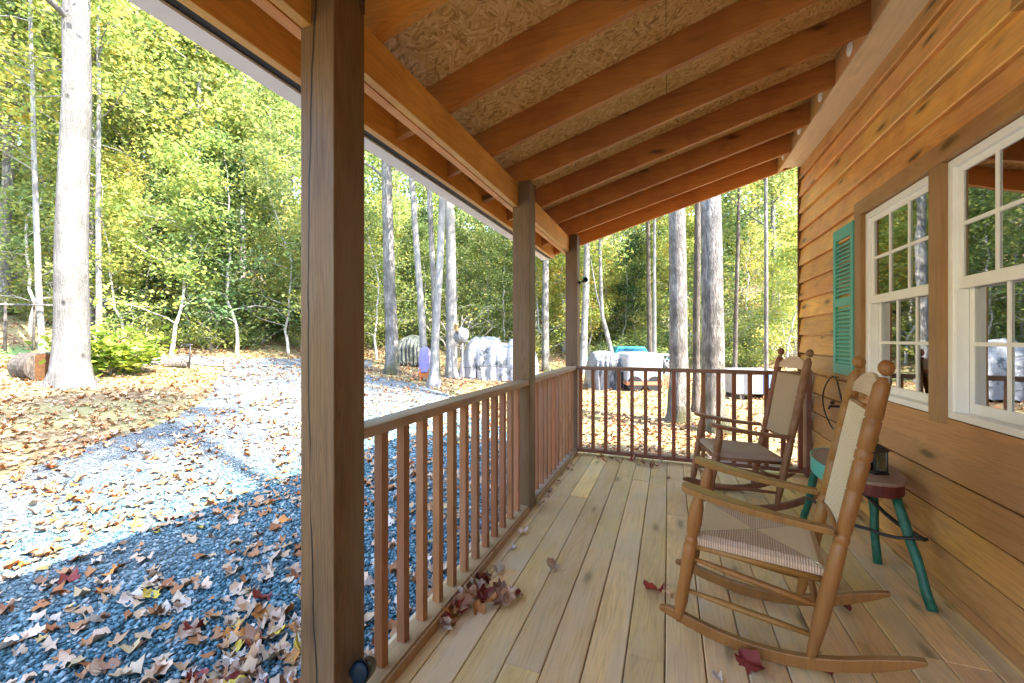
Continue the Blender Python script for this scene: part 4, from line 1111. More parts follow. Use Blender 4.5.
class Wood:
    def __init__(s): s.V = []; s.F = []; s.n = 0
    def tube(s, P, rad, seg=7, flare=None):
        V, F = np_tube(P, rad, seg, flare); s.V.append(V); s.F.append(F + s.n); s.n += len(V)
    def mesh(s, name): 
        V = np.concatenate(s.V); return np_mesh(name, V, np.concatenate(s.F), np.full(len(V), .5))
def leaf_cloud(centres, spread, n, size, g, tone, up=.5):
    """n leaf quads around given centres; each clump has its own tone, edges stay ragged"""
    centres = np.asarray(centres); k = g.randint(0, len(centres), n)
    off = g.randn(n, 3) * np.asarray(spread)[None]
    off *= (g.rand(n, 1) ** .35)
    P = centres[k] + off
    nrm = g.randn(n, 3); nrm[:, 2] = np.abs(nrm[:, 2]) + up; nrm /= np.linalg.norm(nrm, axis=1, keepdims=True)
    t = g.randn(n, 3); t -= (t * nrm).sum(1, keepdims=True) * nrm; t /= np.linalg.norm(t, axis=1, keepdims=True); b = np.cross(nrm, t)
    s = g.uniform(size[0], size[1], n)[:, None]
    asp = g.uniform(.5, .8, n)[:, None]
    V = np.stack([P - t * s, P + b * s * asp, P + t * s, P - b * s * asp], 1).reshape(-1, 3)
    F = np.arange(4 * n).reshape(n, 4)
    ct = g.beta(1.0, 1.15, len(centres))
    r = np.clip(.7 * ct[k] + .3 * g.rand(n) + tone, 0, 1)
    return V, F, np.repeat(r, 4)
def wander(p, d, n, step, g, jit=.25, lift=0.0):
    P = [np.array(p, float)]; d = np.array(d, float)
    for _ in range(n):
        d = d + g.randn(3) * jit; d[2] += lift; d /= np.linalg.norm(d); P.append(P[-1] + d * step)
    return np.array(P)

def forest_tree_meshes(seed, H, r0, t0, limb, nl, nleaf, size, spread, lean=.03, tone=0., crooked=.05, limbk=.44):
    g = np.random.RandomState(seed); n = 16; z = np.linspace(0, 1, n)
    wx, wy = np.cumsum(g.randn(n)) * crooked, np.cumsum(g.randn(n)) * crooked
    wx -= wx[0]; wy -= wy[0]
    P = np.stack([wx + lean * H * z * g.choice([-1, 1]), wy, z * H], -1); P[0, 2] = -.3
    rad = r0 * (1 - .85 * z) + r0 * .35 * np.exp(-z * H / .35)
    W = Wood(); W.tube(P, rad, 8); cen = []
    for i in range(nl):
        q = t0 + (1 - t0) * (i + g.rand()) / nl; k = q * (n - 1); k0 = int(min(k, n - 2)); p = P[k0] + (P[k0 + 1] - P[k0]) * (k - k0)
        a = g.uniform(0, 6.283); L = limb * (1.15 - .75 * (q - t0) / (1 - t0)) * g.uniform(.7, 1.2)
        d = (math.cos(a), math.sin(a), g.uniform(.15, .7)); m = 6
        B = wander(p, d, m, L / m, g, .16, .02); rb = r0 * limbk * (1 - q * .6)
        W.tube(B, np.linspace(rb, rb * .15, m + 1), 5); cen += list(B[2:])
        for kk in range(3):
            s = B[g.randint(2, m)]; d2 = (g.randn(), g.randn(), g.uniform(-.2, .6)); C = wander(s, d2, 4, L * .11, g, .3)
            W.tube(C, np.linspace(rb * .35, rb * .08, 5), 4); cen += list(C[2:])
    V, F, r = leaf_cloud(cen, spread, nleaf, size, g, tone)
    return W.mesh('trunk'), np_mesh('crown', V, F, r)

def new_tree(name, label, cat, group, tm, cm, bm, lm, cname='crown', tname='trunk'):
    t = thing(name, label, cat, group=group)
    link(tname, tm, bm, t, True); link(cname, cm, lm, t); return t
PROTO = []
def add_proto(*a, bm, lm):
    tm, cm = forest_tree_meshes(*a[:9], **(a[9] if len(a) > 9 else {})); tm.materials.append(bm); cm.materials.append(lm); return tm, cm
def inst(name, tm, cm, x, y, sc, label, cat, group, rz=None, tname='trunk', cname='crown', sz=None):
    t = thing(name, label, cat, (x, y, float(gz(x, y)) - .05), rng.uniform(0, 6.28) if rz is None else rz, group)
    t.scale = (sc, sc, sz or sc)
    for nm, me in ((tname, tm), (cname, cm)):
        o = bpy.data.objects.new(nm, me); COL.objects.link(o); o.parent = t
        if tname == 'trunk' and me is tm: pass
    return t
TALL = [add_proto(s, 17, .17, .36, 3.0, 20, 8000, (.06, .135), (.55, .55, .4), dict(tone=tn, lean=.02), bm=M[b], lm=M[l]) for s, b, l, tn in
        ((1, 'bark_grey', 'leaf_gold', -.05), (2, 'bark_white', 'leaf_green', .08), (3, 'bark_grey', 'leaf_green', 0), (4, 'bark_white', 'leaf_gold', .2))]
SAPL = [add_proto(s, 7, .05, .14, 1.7, 20, 5600, (.035, .085), (.34, .34, .26), dict(tone=tn, crooked=.07, lean=.05), bm=M['twig'], lm=M[l]) for s, l, tn in
        ((11, 'leaf_gold', 0), (12, 'leaf_green', .05), (13, 'leaf_gold', .12), (14, 'leaf_dark', .05))]
def shrub_meshes(seed, h, nst, nleaf, size, spread, tone=0.):
    g = np.random.RandomState(seed); W = Wood(); cen = []
    for i in range(nst):
        a = g.uniform(0, 6.283); d = (math.cos(a) * .6, math.sin(a) * .6, 1.0); B = wander((math.cos(a) * .1, math.sin(a) * .1, -.05), d, 7, h / 7 * g.uniform(.7, 1.2), g, .22)
        W.tube(B, np.linspace(.016, .004, 8) * (h / 1.5), 5); cen += list(B[2:])
        for k in range(4):
            s = B[g.randint(2, 7)]; C = wander(s, (g.randn(), g.randn(), g.uniform(0, 1)), 4, h * .09, g, .3); W.tube(C, np.linspace(.007, .002, 5) * (h / 1.5), 4); cen += list(C[1:])
    V, F, r = leaf_cloud(cen, spread, nleaf, size, g, tone, .8)
    return W.mesh('stem'), np_mesh('foliage', V, F, r)
SHRUB = []
for s, h, nst, nl, sz, sp, l, tn in ((21, 1.6, 9, 2600, (.03, .07), (.2, .2, .16), 'leaf_green', 0), (22, 2.2, 8, 2600, (.035, .08), (.28, .28, .22), 'leaf_dark', .1), (23, 1.3, 10, 1500, (.03, .06), (.2, .2, .15), 'leaf_gold', .05)):
    a, b = shrub_meshes(s, h, nst, nl, sz, sp, tn); a.materials.append(M['twig']); b.materials.append(M[l]); SHRUB.append((a, b))
BSAP = add_proto(17, 6.5, .055, .12, 2.2, 34, 520, (.05, .11), (.3, .3, .25), dict(crooked=.09, lean=.06, tone=.1), bm=M['twig'], lm=M['leaf_gold'])
a, b = shrub_meshes(31, 2.4, 15, 260, (.03, .06), (.3, .3, .25), .1); a.materials.append(M['twig']); b.materials.append(M['leaf_gold']); BARE = (a, b)

# the trees one can point at: base pixel, a higher pixel on the trunk, width in pixels there
def hero(ub, vb, ut, vt, wpx, label, bk, crown, H=17, cz=6.5, flare=1.5, seed=0, cs=1.0, clear=0.0):
    x, y, d = ground_hit(ub, vb); z0 = float(gz(x, y)); g = np.random.RandomState(seed + 50)
    xt, yt = ray_at(ut, d); zt = px_to_z(vt, d)
    ax, ay = (xt - x) / max(zt - z0, 1), (yt - y) / max(zt - z0, 1)
    phi = math.atan((ut - 512) / F_PX); r = .5 * wpx * d / F_PX * math.cos(phi) ** .6
    n = 26; zz = np.concatenate([[-.3, 0, .08, .18, .32, .55, .9], np.linspace(1.5, H, n - 7)])
    wob = np.cumsum(g.randn(n, 2), 0) * .012 * (r / .2); wob[:4] = 0
    bend = np.where(zz < zt - z0 + 2, zz, (zt - z0 + 2) + (zz - (zt - z0 + 2)) * .6)
    P = np.stack([ax * bend + wob[:, 0], ay * bend + wob[:, 1], zz], -1)
    rad = r * (1.06 - .62 * np.clip(zz, 0, H) / H) * (1 + (flare - 1) * np.exp(-np.clip(zz, 0, 9) / .28))
    ph = g.uniform(0, 6.28)
    fl = lambda PP, t: 1 + (.16 * np.exp(-np.clip(PP[:, 2:3], 0, 9) / .3)) * np.cos(5 * t + ph)[None] + .035 * np.cos(3 * t + ph * 2 + PP[:, 2:3] * .8)
    W = Wood(); W.tube(P, rad, 20, fl)
    cen = []
    for i in range(16):
        q = g.uniform(cz, H); p = np.array([np.interp(q, zz, P[:, 0]), np.interp(q, zz, P[:, 1]), q]); a = g.uniform(0, 6.283)
        B = wander(p, (math.cos(a), math.sin(a), g.uniform(.1, .7)), 6, g.uniform(.35, .6) * cs, g, .18); W.tube(B, np.linspace(r * .28, r * .05, 7), 5); cen += list(B[2:])
        for kk in range(2):
            C = wander(B[g.randint(2, 6)], (g.randn(), g.randn(), g.uniform(-.2, .6)), 4, .35 * cs, g, .3); W.tube(C, np.linspace(r * .09, r * .02, 5), 4); cen += list(C[2:])
    V, F, rr = leaf_cloud(cen, (.5 * cs, .5 * cs, .4 * cs), 4200, (.035, .08), g, 0.0)
    t = thing('tree', label, 'tree', (x, y, z0))
    link('trunk', W.mesh('trunk'), M[bk], t, True); link('crown', np_mesh('crown', V, F, rr), M[crown], t)
    return t
hero(72, 386, 75, 90, 32, 'thick pale barked tree with cut knots on the lawn left of the front post', 'bark_lit', 'leaf_gold', 17, 7.5, 1.45, 1, 1.3)
hero(392, 374, 386, 200, 12.5, 'grey trunk just right of the front post, leaning on the drive edge', 'bark_grey', 'leaf_green', 16, 6.5, 1.3, 2)
hero(434, 387, 441, 215, 8, 'pale trunk in the clump behind the purple cover, leaning right', 'bark_white', 'leaf_gold', 15, 7, 1.9, 3)
hero(427, 378, 415, 205, 7, 'pale slim trunk in the clump leaning left above the purple cover', 'bark_white', 'leaf_green', 15, 7, 1.3, 4)
hero(438, 384, 430, 205, 6, 'upright slim trunk between the two leaning trunks of the clump', 'bark_grey', 'leaf_gold', 15, 7, 1.3, 5)
hero(452, 378, 449, 210, 11, 'white trunk beside the satellite dish with leaves piled round its foot', 'bark_white', 'leaf_gold', 17, 7, 1.3, 6)
hero(546, 372, 546, 280, 7, 'grey trunk seen between the middle and far corner posts', 'bark_grey', 'leaf_green', 15, 6, 1.3, 7)
hero(584, 374, 588, 270, 7, 'white trunk immediately right of the far corner post', 'bark_white', 'leaf_gold', 15, 6.5, 1.3, 8)
hero(655, 388, 655, 240, 3.6, 'very thin white trunk beside the covered trailer', 'bark_white', 'leaf_green', 12, 6, 1.2, 9)
hero(680, 422, 676, 230, 18, 'thick mottled trunk left of the pair beyond the end railing', 'bark_grey', 'leaf_gold', 16, 6.5, 1.5, 10)
hero(696, 412, 698, 230, 7, 'slim trunk squeezed between the two thick trunks beyond the end railing', 'bark_brown', 'leaf_green', 14, 6.5, 1.4, 11)
hero(716, 432, 715, 230, 22, 'thickest trunk right of the pair beyond the end railing', 'bark_grey', 'leaf_gold', 17, 6.5, 1.4, 12, 1.2)
hero(735, 378, 738, 240, 4.5, 'dark slim trunk just right of the thickest trunk', 'bark_brown', 'leaf_green', 13, 6, 1.2, 13)
hero(767, 402, 767, 220, 4.2, 'thin straight grey trunk above the far rocking chair', 'bark_grey', 'leaf_gold', 13, 6, 1.2, 14)
hero(650, 372, 649, 260, 5, 'dark trunk behind the covered trailer', 'bark_brown', 'leaf_green', 14, 6, 1.2, 15)
hero(98, 345, 98, 160, 6, 'slim white trunk right of the thick pale barked tree', 'bark_white', 'leaf_gold', 13, 5.5, 1.2, 16)
hero(42, 350, 37, 200, 6.5, 'leaning pale trunk left of the thick pale barked tree', 'bark_white', 'leaf_green', 13, 5.5, 1.2, 17)
def bent_tree():
    x, y, d = ground_hit(613, 372); z0 = float(gz(x, y)); k = d / F_PX
    pts = [(613, 385), (611, 350), (606, 330), (602, 315), (601, 290), (600, 250), (600, 200), (601, 120), (602, 20)]
    P = []
    for u, v in pts:
        px, py = ray_at(u, d); P.append((px - x, py - y, px_to_z(v, d) - z0))
    W = Wood(); W.tube(P, np.linspace(.11, .05, len(P)), 12); g = np.random.RandomState(4); cen = []
    q = np.array(P[3])
    px, py = ray_at(590, d); B = np.array([q, q + (np.array([px - x, py - y, px_to_z(270, d) - z0]) - q) * .5, (px - x, py - y, px_to_z(255, d) - z0)]); W.tube(B, [.05, .04, .02], 7)
    for i in range(14):
        B = wander(P[g.randint(5, 9)], (g.randn(), g.randn(), .4), 6, .4, g, .2); W.tube(B, np.linspace(.03, .006, 7), 5); cen += list(B[2:])
    V, F, r = leaf_cloud(cen, (.5, .5, .4), 3600, (.06, .13), g, 0)
    t = thing('tree', 'crooked pale trunk bent at its foot behind the tarpaulin covered trailer', 'tree', (x, y, z0))
    link('trunk', W.mesh('trunk'), M['bark_white'], t, True); link('crown', np_mesh('crown', V, F, r), M['leaf_gold'], t)
bent_tree()

# the wood on the slopes round about
def zone(u):
    if u < 305: return 'on the slope left of the front post'
    if u < 540: return 'on the slope between the front and middle posts'
    return 'on the slope beyond the end railing'
def scatter():
    placed = []
    def free(x, y, r):
        for a, b, c in placed:
            if (a - x) ** 2 + (b - y) ** 2 < (r + c) ** 2 * .25: return False
        placed.append((x, y, r)); return True
    kinds = [('tree', 'tall', TALL, 66, (19.5, 54), 1.6, 'tree'), ('sapling', 'young', SAPL, 120, (17.5, 36), 1.2, 'tree'),
             ('shrub', 'low', SHRUB, 105, (16.5, 27), .9, 'shrub'), ('bare_shrub', 'bare', [BARE], 60, (16.5, 24), .9, 'shrub'), ('sapling', 'leafless', [BSAP], 46, (16.8, 30), .9, 'tree')]
    desc = {('tall', 0): 'tall grey trunked tree with yellow leaves', ('tall', 1): 'tall white trunked tree with green leaves', ('tall', 2): 'tall grey trunked tree with green leaves', ('tall', 3): 'tall white trunked tree with golden leaves',
            ('young', 0): 'slender young tree with yellow green leaves', ('young', 1): 'slender young tree with mid green leaves', ('young', 2): 'slender young tree with golden leaves', ('young', 3): 'slender young tree with dark green leaves',
            ('low', 0): 'low green leafy shrub', ('low', 1): 'dark evergreen shrub', ('low', 2): 'sparse yellow leaved shrub', ('bare', 0): 'tangle of bare pale twigs', ('leafless', 0): 'pale young tree with nearly bare branches'}
    for name, key, protos, cnt, (r0, r1), rr, cat in kinds:
        made = 0; tries = 0
        while made < cnt and tries < 6000:
            tries += 1
            u = rng.uniform(-60, 840); q = rng.random(); rad = math.sqrt(r0 * r0 + (r1 * r1 - r0 * r0) * q)
            if key != 'tall': rad = r0 + (r1 - r0) * q ** 1.3
            dx, dy, _ = view_ray(u, V0); k = rad / math.hypot(dx, dy); x, y = dx * k, dy * k
            if key in ('low', 'bare') and rng.random() < .6: u = rng.uniform(100, 310); rad = rng.uniform(17.5, 22); dx, dy, _ = view_ray(u, V0); k = rad / math.hypot(dx, dy); x, y = dx * k, dy * k
            if u > 380 and rad < 20.5: continue
            if math.hypot(x + 17.2, y - 4.6) < 4.2: continue
            if u > 305 and key in ('tall', 'young') and rng.random() < (.55 if key == 'tall' else .35): continue
            if in_drive(np.array([x]), np.array([y]))[0]: continue
            if u < 380 and rad < 18.4: continue
            if not free(x, y, rr): continue
            i = rng.randrange(len(protos))
            if key == 'low' and u > 420 and i == 1: i = 0
            tm, cm = protos[i]; d = desc[(key, i)]; zn = zone(u)
            sc = rng.uniform(.8, 1.25)
            inst(name, tm, cm, x, y, sc, d + ' ' + zn, cat, f'{d}s {zn}'.replace('leavess', 'leaves'), tname='trunk' if key in ('tall', 'young', 'leafless') else 'stem', cname='crown' if key in ('tall', 'young', 'leafless') else 'foliage')
            made += 1
scatter()
def distant():
    g = np.random.RandomState(77); n = 110000
    # clumps of crowns standing in ranks up the far hillside
    m = 900; a = g.uniform(R(35), R(190), m); r = g.uniform(46, 74, m); x, y = r * np.cos(a), r * np.sin(a)
    hi = np.where(a > R(112), 21, 14); kp = (a > R(110)) | (g.rand(m) < .28); x, y, hi, r = x[kp], y[kp], hi[kp], r[kp]
    cen = np.stack([x, y, gz(x, y) + .5 + hi * g.rand(len(x))], -1)
    V, F, rr = leaf_cloud(cen, (2.0, 2.0, 1.7), n, (.15, .34), g, 0)
    o = link('distant_woods', np_mesh('distant_woods', V, F, rr), M['leaf_gold']); tag(o, kind='stuff')
    W = Wood()
    for i in range(130):
        a = g.uniform(R(35), R(190)); r = g.uniform(44, 66); x, y = r * math.cos(a), r * math.sin(a); z = float(gz(x, y)); h = g.uniform(11, 17)
        W.tube([(x, y, z - .3), (x + g.randn() * .3, y + g.randn() * .3, z + h * .5), (x + g.randn() * .6, y + g.randn() * .6, z + h)], [.2, .15, .06], 6)
    o = link('distant_trunks', W.mesh('distant_trunks'), M['bark_white'], None, True); tag(o, kind='stuff')
distant()
# one tree behind the cabin, seen only by the shadow its trunk lays across the drive
def shade_tree(x, y, label, H=17, sc=1.0, seed=91):
    tm, cm = forest_tree_meshes(seed, H, .24, .80, 2.6, 12, 2000, (.08, .17), (.55, .55, .4), lean=0.0, crooked=.02)
    tm.materials.append(M['bark_grey']); cm.materials.append(M['leaf_gold']); inst('tree', tm, cm, x, y, sc, label, 'tree', None, 0)
shade_tree(11.2, -.15, 'tall grey tree standing behind the cabin, beyond its roof', 25)

# the laurel beside the big tree
def laurel():
    g = np.random.RandomState(5); x, y, d = ground_hit(112, 374); W = Wood(); cen = []
    for i in range(16):
        a = g.uniform(0, 6.283); B = wander((math.cos(a) * .15, math.sin(a) * .15, -.05), (math.cos(a) * .75, math.sin(a) * .75, 1), 6, .21 * g.uniform(.7, 1.15), g, .15); W.tube(B, np.linspace(.018, .006, 7), 5); cen += list(B[2:])
    V, F, r = leaf_cloud(cen, (.2, .2, .15), 1500, (.06, .12), g, 0, 1.0)
    t = thing('laurel_bush', 'glossy yellow green laurel bush beside the thick pale tree', 'bush', (x, y, float(gz(x, y))))
    link('stem', W.mesh('stem'), M['twig'], t, True); link('foliage', np_mesh('foliage', V, F, r), M['leaf_laurel'], t)
laurel()

# ------------------------------------------------------------------ things in the yard
def log_():
    x, y, d = ground_hit(40, 380); z = float(gz(x, y))
    t = thing('log', 'short sawn log with orange end lying beside the thick pale tree', 'log', (x, y, z), 0)
    # axis points toward the camera so the sawn face shows
    ux, uy = -x / math.hypot(x, y), -y / math.hypot(x, y); a = math.atan2(uy, ux) + .28; t.rotation_euler = (0, 0, a)
    r = .30; b = MB(); n = 7
    b.tube([(-.70 + i * .15, .01 * math.sin(i), r - .02) for i in range(n)], [r * (1 + .03 * math.sin(i * 2.1)) for i in range(n)], 22); b.build('bark', M['bark_brown'], t, smooth=False)
    b = MB(); b.tube([(.2005, .003, r - .02), (.206, .003, r - .02)], r * .95, 22); b.build('cut_face', M['log_end'], t)
log_()
def plank():
    x, y, d = ground_hit(52, 381); z = float(gz(x, y)); t = MB()
    ux, uy = ray_at(60, d); vx, vy = ux - x, uy - y; 
    s = Vector((.10, .02, 0)); 
    x0, y0 = ray_at(47, d); x1, y1 = ray_at(57, d + .12)
    p0 = Vector((x0, y0, z - .02)); p1 = Vector((x1, y1, z + .62)); w = Vector((.05, .24, 0)); th = Vector((.03, -.005, .01))
    t.hexa([p0 - w - th, p0 + w - th, p0 + w + th, p0 - w + th, p1 - w - th, p1 + w - th, p1 + w + th, p1 - w + th])
    tag(t.build('plank', M['bark_white'], bevel=.006), 'pale grey slab leaning on the thick pale tree beside the log', 'plank')
plank()
def rail_fence():
    x0, y0, _ = ground_hit(-60, 352); x1, y1, d = ground_hit(60, 350)
    t = thing('rail_fence', 'rough pole fence with one thin rail behind the log on the left', 'fence', (x1, y1, float(gz(x1, y1))))
    for i in range(5):
        q = i / 4; x, y = x0 + (x1 - x0) * q - x1, y0 + (y1 - y0) * q - y1; z = float(gz(x + x1, y + y1) - gz(x1, y1))
        b = MB(); b.tube([(x, y, z - .2), (x + .02, y, z + .6), (x - .01, y + .02, z + 1.5)], [.045, .04, .03], 8); b.build('fence_post', M['bark_brown'], t, smooth=True)
    b = MB(); b.tube([(x0 - x1, y0 - y1, float(gz(x0, y0) - gz(x1, y1)) + 1.35), ((x0 - x1) / 2, (y0 - y1) / 2, 1.38 + float(gz((x0 + x1) / 2, (y0 + y1) / 2) - gz(x1, y1))), (.3, .2, 1.42)], .035, 8); b.build('rail', M['bark_grey'], t, smooth=True)
rail_fence()
def fire_crane():
    x, y, d = ground_hit(189, 369); z = float(gz(x, y)); k = d / F_PX
    t = thing('fire_crane', 'black iron post with a swing arm standing at the edge of the drive', 'fire crane', (x, y, z))
    rx, ry = CS, SN
    def P(du, dv): return (rx * du * k, ry * du * k, -dv * k)
    b = MB(); b.tube([P(0, 3), P(1.5, -24)], .022, 8); b.build('post', M['iron'], t, smooth=True)
    b = MB(); b.tube([P(-8, -24.5), P(4, -24)], .022, 8); b.build('arm', M['iron'], t, smooth=True)
    b = MB(); b.tube([P(-7, 3), P(-6.5, -11)], .022, 8); b.build('short_stake', M['iron'], t, smooth=True)
    x2, y2, d2 = ground_hit(165, 367)
    b = MB(); b.tube([(x2, y2, float(gz(x2, y2)) + .05), (x2 + .5, y2 + .3, float(gz(x2, y2)) + .07)], .09, 10); tag(b.build('charred_log', M['bark_brown']), 'short charred log on the ground left of the iron post', 'log')
fire_crane()

def tarp_mat(name, a, b, scale, thr):
    t = NT(name); co = t.coord(); n = t.noise(co, scale, 6, .7, .6); n2 = t.noise(co, 14, 4)
    col = t.mix(t.smooth(n, thr, thr + .06), a, b); col = t.mix(t.math('MULTIPLY', n2, .3), col, sc3(b, .9))
    t.bsdf(col, .5, t.bump(t.noise(co, 5, 5, .6, 1.2), .8, .06), .4); return t.m
M['tarp_white'] = tarp_mat('white_tarpaulin', (.30, .305, .32), (.07, .08, .085), 2.4, .53)
M['tarp_grey'] = tarp_mat('grey_tarpaulin', (.22, .225, .24), (.08, .088, .092), 2.2, .50)
M['tarp_moss'] = tarp_mat('mossy_tarpaulin', (.17, .18, .15), (.08, .09, .065), 2.5, .48)
def draped(name, ua, ub, vbase, vtop_fn, depth, mat, label, cat, d_extra=0, seed=0):
    """a sheet draped over a bulky load: rounded hump with folds, real depth"""
    uc = (ua + ub) / 2; x, y, d = ground_hit(uc, vbase); d += d_extra; x, y = ray_at(uc, d); z = float(gz(x, y)); k = d / F_PX
    g = np.random.RandomState(seed); n, m = 44, 16
    V = []
    for i in range(n + 1):
        u = ua + (ub - ua) * i / n; lx = (u - uc) * k; h = (vbase - vtop_fn((u - ua) / (ub - ua))) * k
        e = min(i, n - i) / n; rnd = min(1, (e * 9)) ** .5
        for j in range(m + 1):
            a = math.pi * j / m; dep = -math.cos(a); hh = max(0, math.sin(a)) ** .42
            fold = .055 * math.sin(i * 1.1 + math.sin(j * .9) * 1.5) + .03 * math.sin(i * 2.9 + j) + .008 * g.randn()
            r = depth * .5 * (.86 + .14 * rnd) + fold * (1.2 if hh < .9 else .3)
            V.append((lx * 1.0, dep * r, h * hh * (.35 + .65 * rnd) + .012 * g.randn() - .02))
    F = []
    for i in range(n):
        for j in range(m): a = i * (m + 1) + j; F.append((a, a + m + 1, a + m + 2, a + 1))
    F = [tuple(q) for q in F]
    b = MB(); b.add(V, F + [tuple(range(m + 1)), tuple(n * (m + 1) + j for j in range(m, -1, -1))], .5)
    t = thing(name, label, cat, (x, y, z), YAW)
    b.build('sheet', M[mat], t, smooth=True)
    return t, d, k, (x, y, z)
# white covers between the front and middle posts: two humps
t, d, k, _ = draped('covered_car', 461, 538, 383, lambda q: 352 - 9 * min(1, q * 6) + (5 if .52 < q < .62 else 0) - 2 * math.sin(q * 5), 1.7, 'tarp_white', 'car under a white tarpaulin with grey blotches, between the front and middle posts', 'covered car', 1.2, 3)
b = MB()
for s in (-.7, .7):
    b.tube([(s, -.80, .28), (s, -.62, .28)], .28, 18)
b.build('wheel', M['tyre'], t)
b = MB(); b.tube([(-1.35, -.89, .45), (-.3, -.93, .52), (.5, -.92, .44), (1.38, -.86, .5)], .008, 6); b.build('rope', M['iron'], t)
t, d, k, _ = draped('covered_woodpile', 397, 425, 372, lambda q: 352 - 9 * math.sin(q * 2.6) ** .8, 1.6, 'tarp_moss', 'heap under a mossy grey tarpaulin behind the clump of pale trunks', 'covered heap', 2.2, 5)
b = MB()
for i in range(7): b.tube([(-.55 + i * .18, -.84, .07), (-.52 + i * .18, .3, .07)], .07, 8)
b.build('log_row', M['bark_brown'], t, smooth=True)
def covered_grill():
    x, y, d = ground_hit(425, 381); z = float(gz(x, y)); k = d / F_PX
    t = thing('covered_grill', 'grill under a tall purple cloth cover with orange feet beside the clump of trunks', 'grill', (x, y, z), YAW)
    w = 6.2 * k; h0, h1 = 9 * k, 34 * k; b = MB(); n = 20
    rings = []
    for q, s in ((0, 1.0), (.3, .95), (.6, .9), (.85, .78), (.95, .6), (1, .25)):
        for i in range(n):
            a = 2 * math.pi * i / n; rr = w * s * (1 + .06 * math.sin(a * 6 + q * 2)); rings.append((math.cos(a) * rr, math.sin(a) * rr * .8, h0 + (h1 - h0) * q))
    fs = []
    for r_ in range(5):
        for i in range(n): j = (i + 1) % n; fs.append((r_ * n + i, r_ * n + j, (r_ + 1) * n + j, (r_ + 1) * n + i))
    fs.append(tuple(5 * n + i for i in range(n))); b.add(rings, fs, .5); b.build('cover', M['purple_cloth'], t, smooth=True)
    for sx in (-1, 1):
        for sy in (-1, 1):
            b = MB(); b.box(sx * w * .62 - .03, sx * w * .62 + .03, sy * w * .5 - .03, sy * w * .5 + .03, -.02, h0 + .1); b.build('foot', M['orange_paint'], t)
    b = MB(); b.box(-w * .85, w * .85, -w * .6, w * .6, h0 * .45, h0 * .9); b.build('shelf', M['orange_paint'], t)
covered_grill()
def dish():
    x, y, d = ground_hit(460, 379); d -= .5; x, y = ray_at(462, d); z = float(gz(x, y)); k = d / F_PX
    t = thing('satellite_dish', 'round white satellite dish on a pole in front of the white covered car', 'satellite dish', (x, y, z), YAW)
    zc = px_to_z(336, d) - z; b = MB(); b.tube([(0, .12, -.1), (0, .12, zc)], .025, 8); b.build('pole', M['dish'], t, smooth=True)
    b = MB(); c = Vector((0, -.03, zc)); ax = Vector((-.35, -1, .3)).normalized(); R_ = 8.5 * k
    n = 6; b.tube([c + ax * (.10 * (i / n) ** 2 - .05) for i in range(n + 1)] + [c + ax * (.10 * (i / n) ** 2 - .04) for i in range(n, -1, -1)], [max(.002, R_ * i / n) for i in range(n + 1)] + [max(.002, R_ * .97 * i / n) for i in range(n, -1, -1)], 24)
    b.build('reflector', M['dish'], t, smooth=True)
    b = MB(); b.tube([c - Vector((0, 0, R_ * .9)), c + ax * .32], .012, 6); b.build('feed_arm', M['dish'], t)
    b = MB(); b.tube([c + ax * .30, c + ax * .38], .035, 10); b.build('receiver', M['iron'], t)
    x2, y2 = ray_at(456, d); t2 = MB(); kz = px_to_z(328, d)
    t2.box(x2 - .05, x2 + .07, y2 - .06, y2 + .05, kz - .10, kz + .09); t2.prism([(x2 - .07, kz + .092), (x2 + .09, kz + .092), (x2 + .01, kz + .17)], 'Y', y2 - .08, y2 + .07)
    bh = thing('bird_house', 'small yellowish bird box on the white trunk above the satellite dish', 'bird box', (0, 0, 0))
    t2.build('box', M['trim'], bh); h = MB(); h.tube([(x2 + .01, y2 - .061, kz), (x2 + .01, y2 - .064, kz)], .022, 12); h.build('entrance_hole', M['iron'], bh)
dish()
# beyond the end railing
t, d, k, o_ = draped('covered_trailer', 588, 624, 389, lambda q: 355 - 3 * math.sin(q * 4), 1.6, 'tarp_grey', 'trailer load under a creased grey tarpaulin right of the far corner post', 'covered trailer', .5, 8)
b = MB(); b.tube([(.45, -.86, .3), (.45, -.72, .3)], .3, 20); b.build('wheel', M['tyre'], t)
b = MB()
for i in range(5): b.tube([(-.45 + i * .24, -.80, .2), (-.38 + i * .24, -.86, .6), (-.42 + i * .22, -.55, 1.05)], .012, 6)
b.build('rope', M['iron'], t)
def camper():
    x, y, d = ground_hit(638, 391); d += .6; x, y = ray_at(638, d); z = float(gz(x, y)); k = d / F_PX
    t = thing('camper_trailer', 'small white box trailer with rounded corners behind the end railing', 'trailer', (x, y, z), YAW)
    w = 17 * k; h = 36 * k; zb = .30
    b = MB(); pr = [(-w, zb), (w, zb), (w, h * .85), (w * .92, h * .96), (w * .75, h), (-w * .75, h), (-w * .92, h * .96), (-w, h * .85)]; b.prism(pr, 'Y', -.7, .8); b.build('body', M['faded_white'], t, bevel=.02)
    b = MB(); b.box(-w * 1.02, w * 1.02, -.715, .815, zb - .12, zb - .003); b.build('chassis', M['lumber'], t, bevel=.01)
    for s in (-1, 1):
        b = MB(); b.tube([(s * w * .55, -.71, .22), (s * w * .55, -.55, .22)], .24, 18); b.build('wheel', M['tyre'], t)
    b = MB(); b.box(w * .3, w * .75, -.708, -.702, zb + .1, h * .84); b.build('door', M['faded_white'], t, bevel=.004)
    b = MB(); b.tube([(w * 1.03, -.5, h * .62), (w * 1.16, -.5, h * .62)], .22, 20); b.build('spare_wheel', M['tyre'], t)
camper()
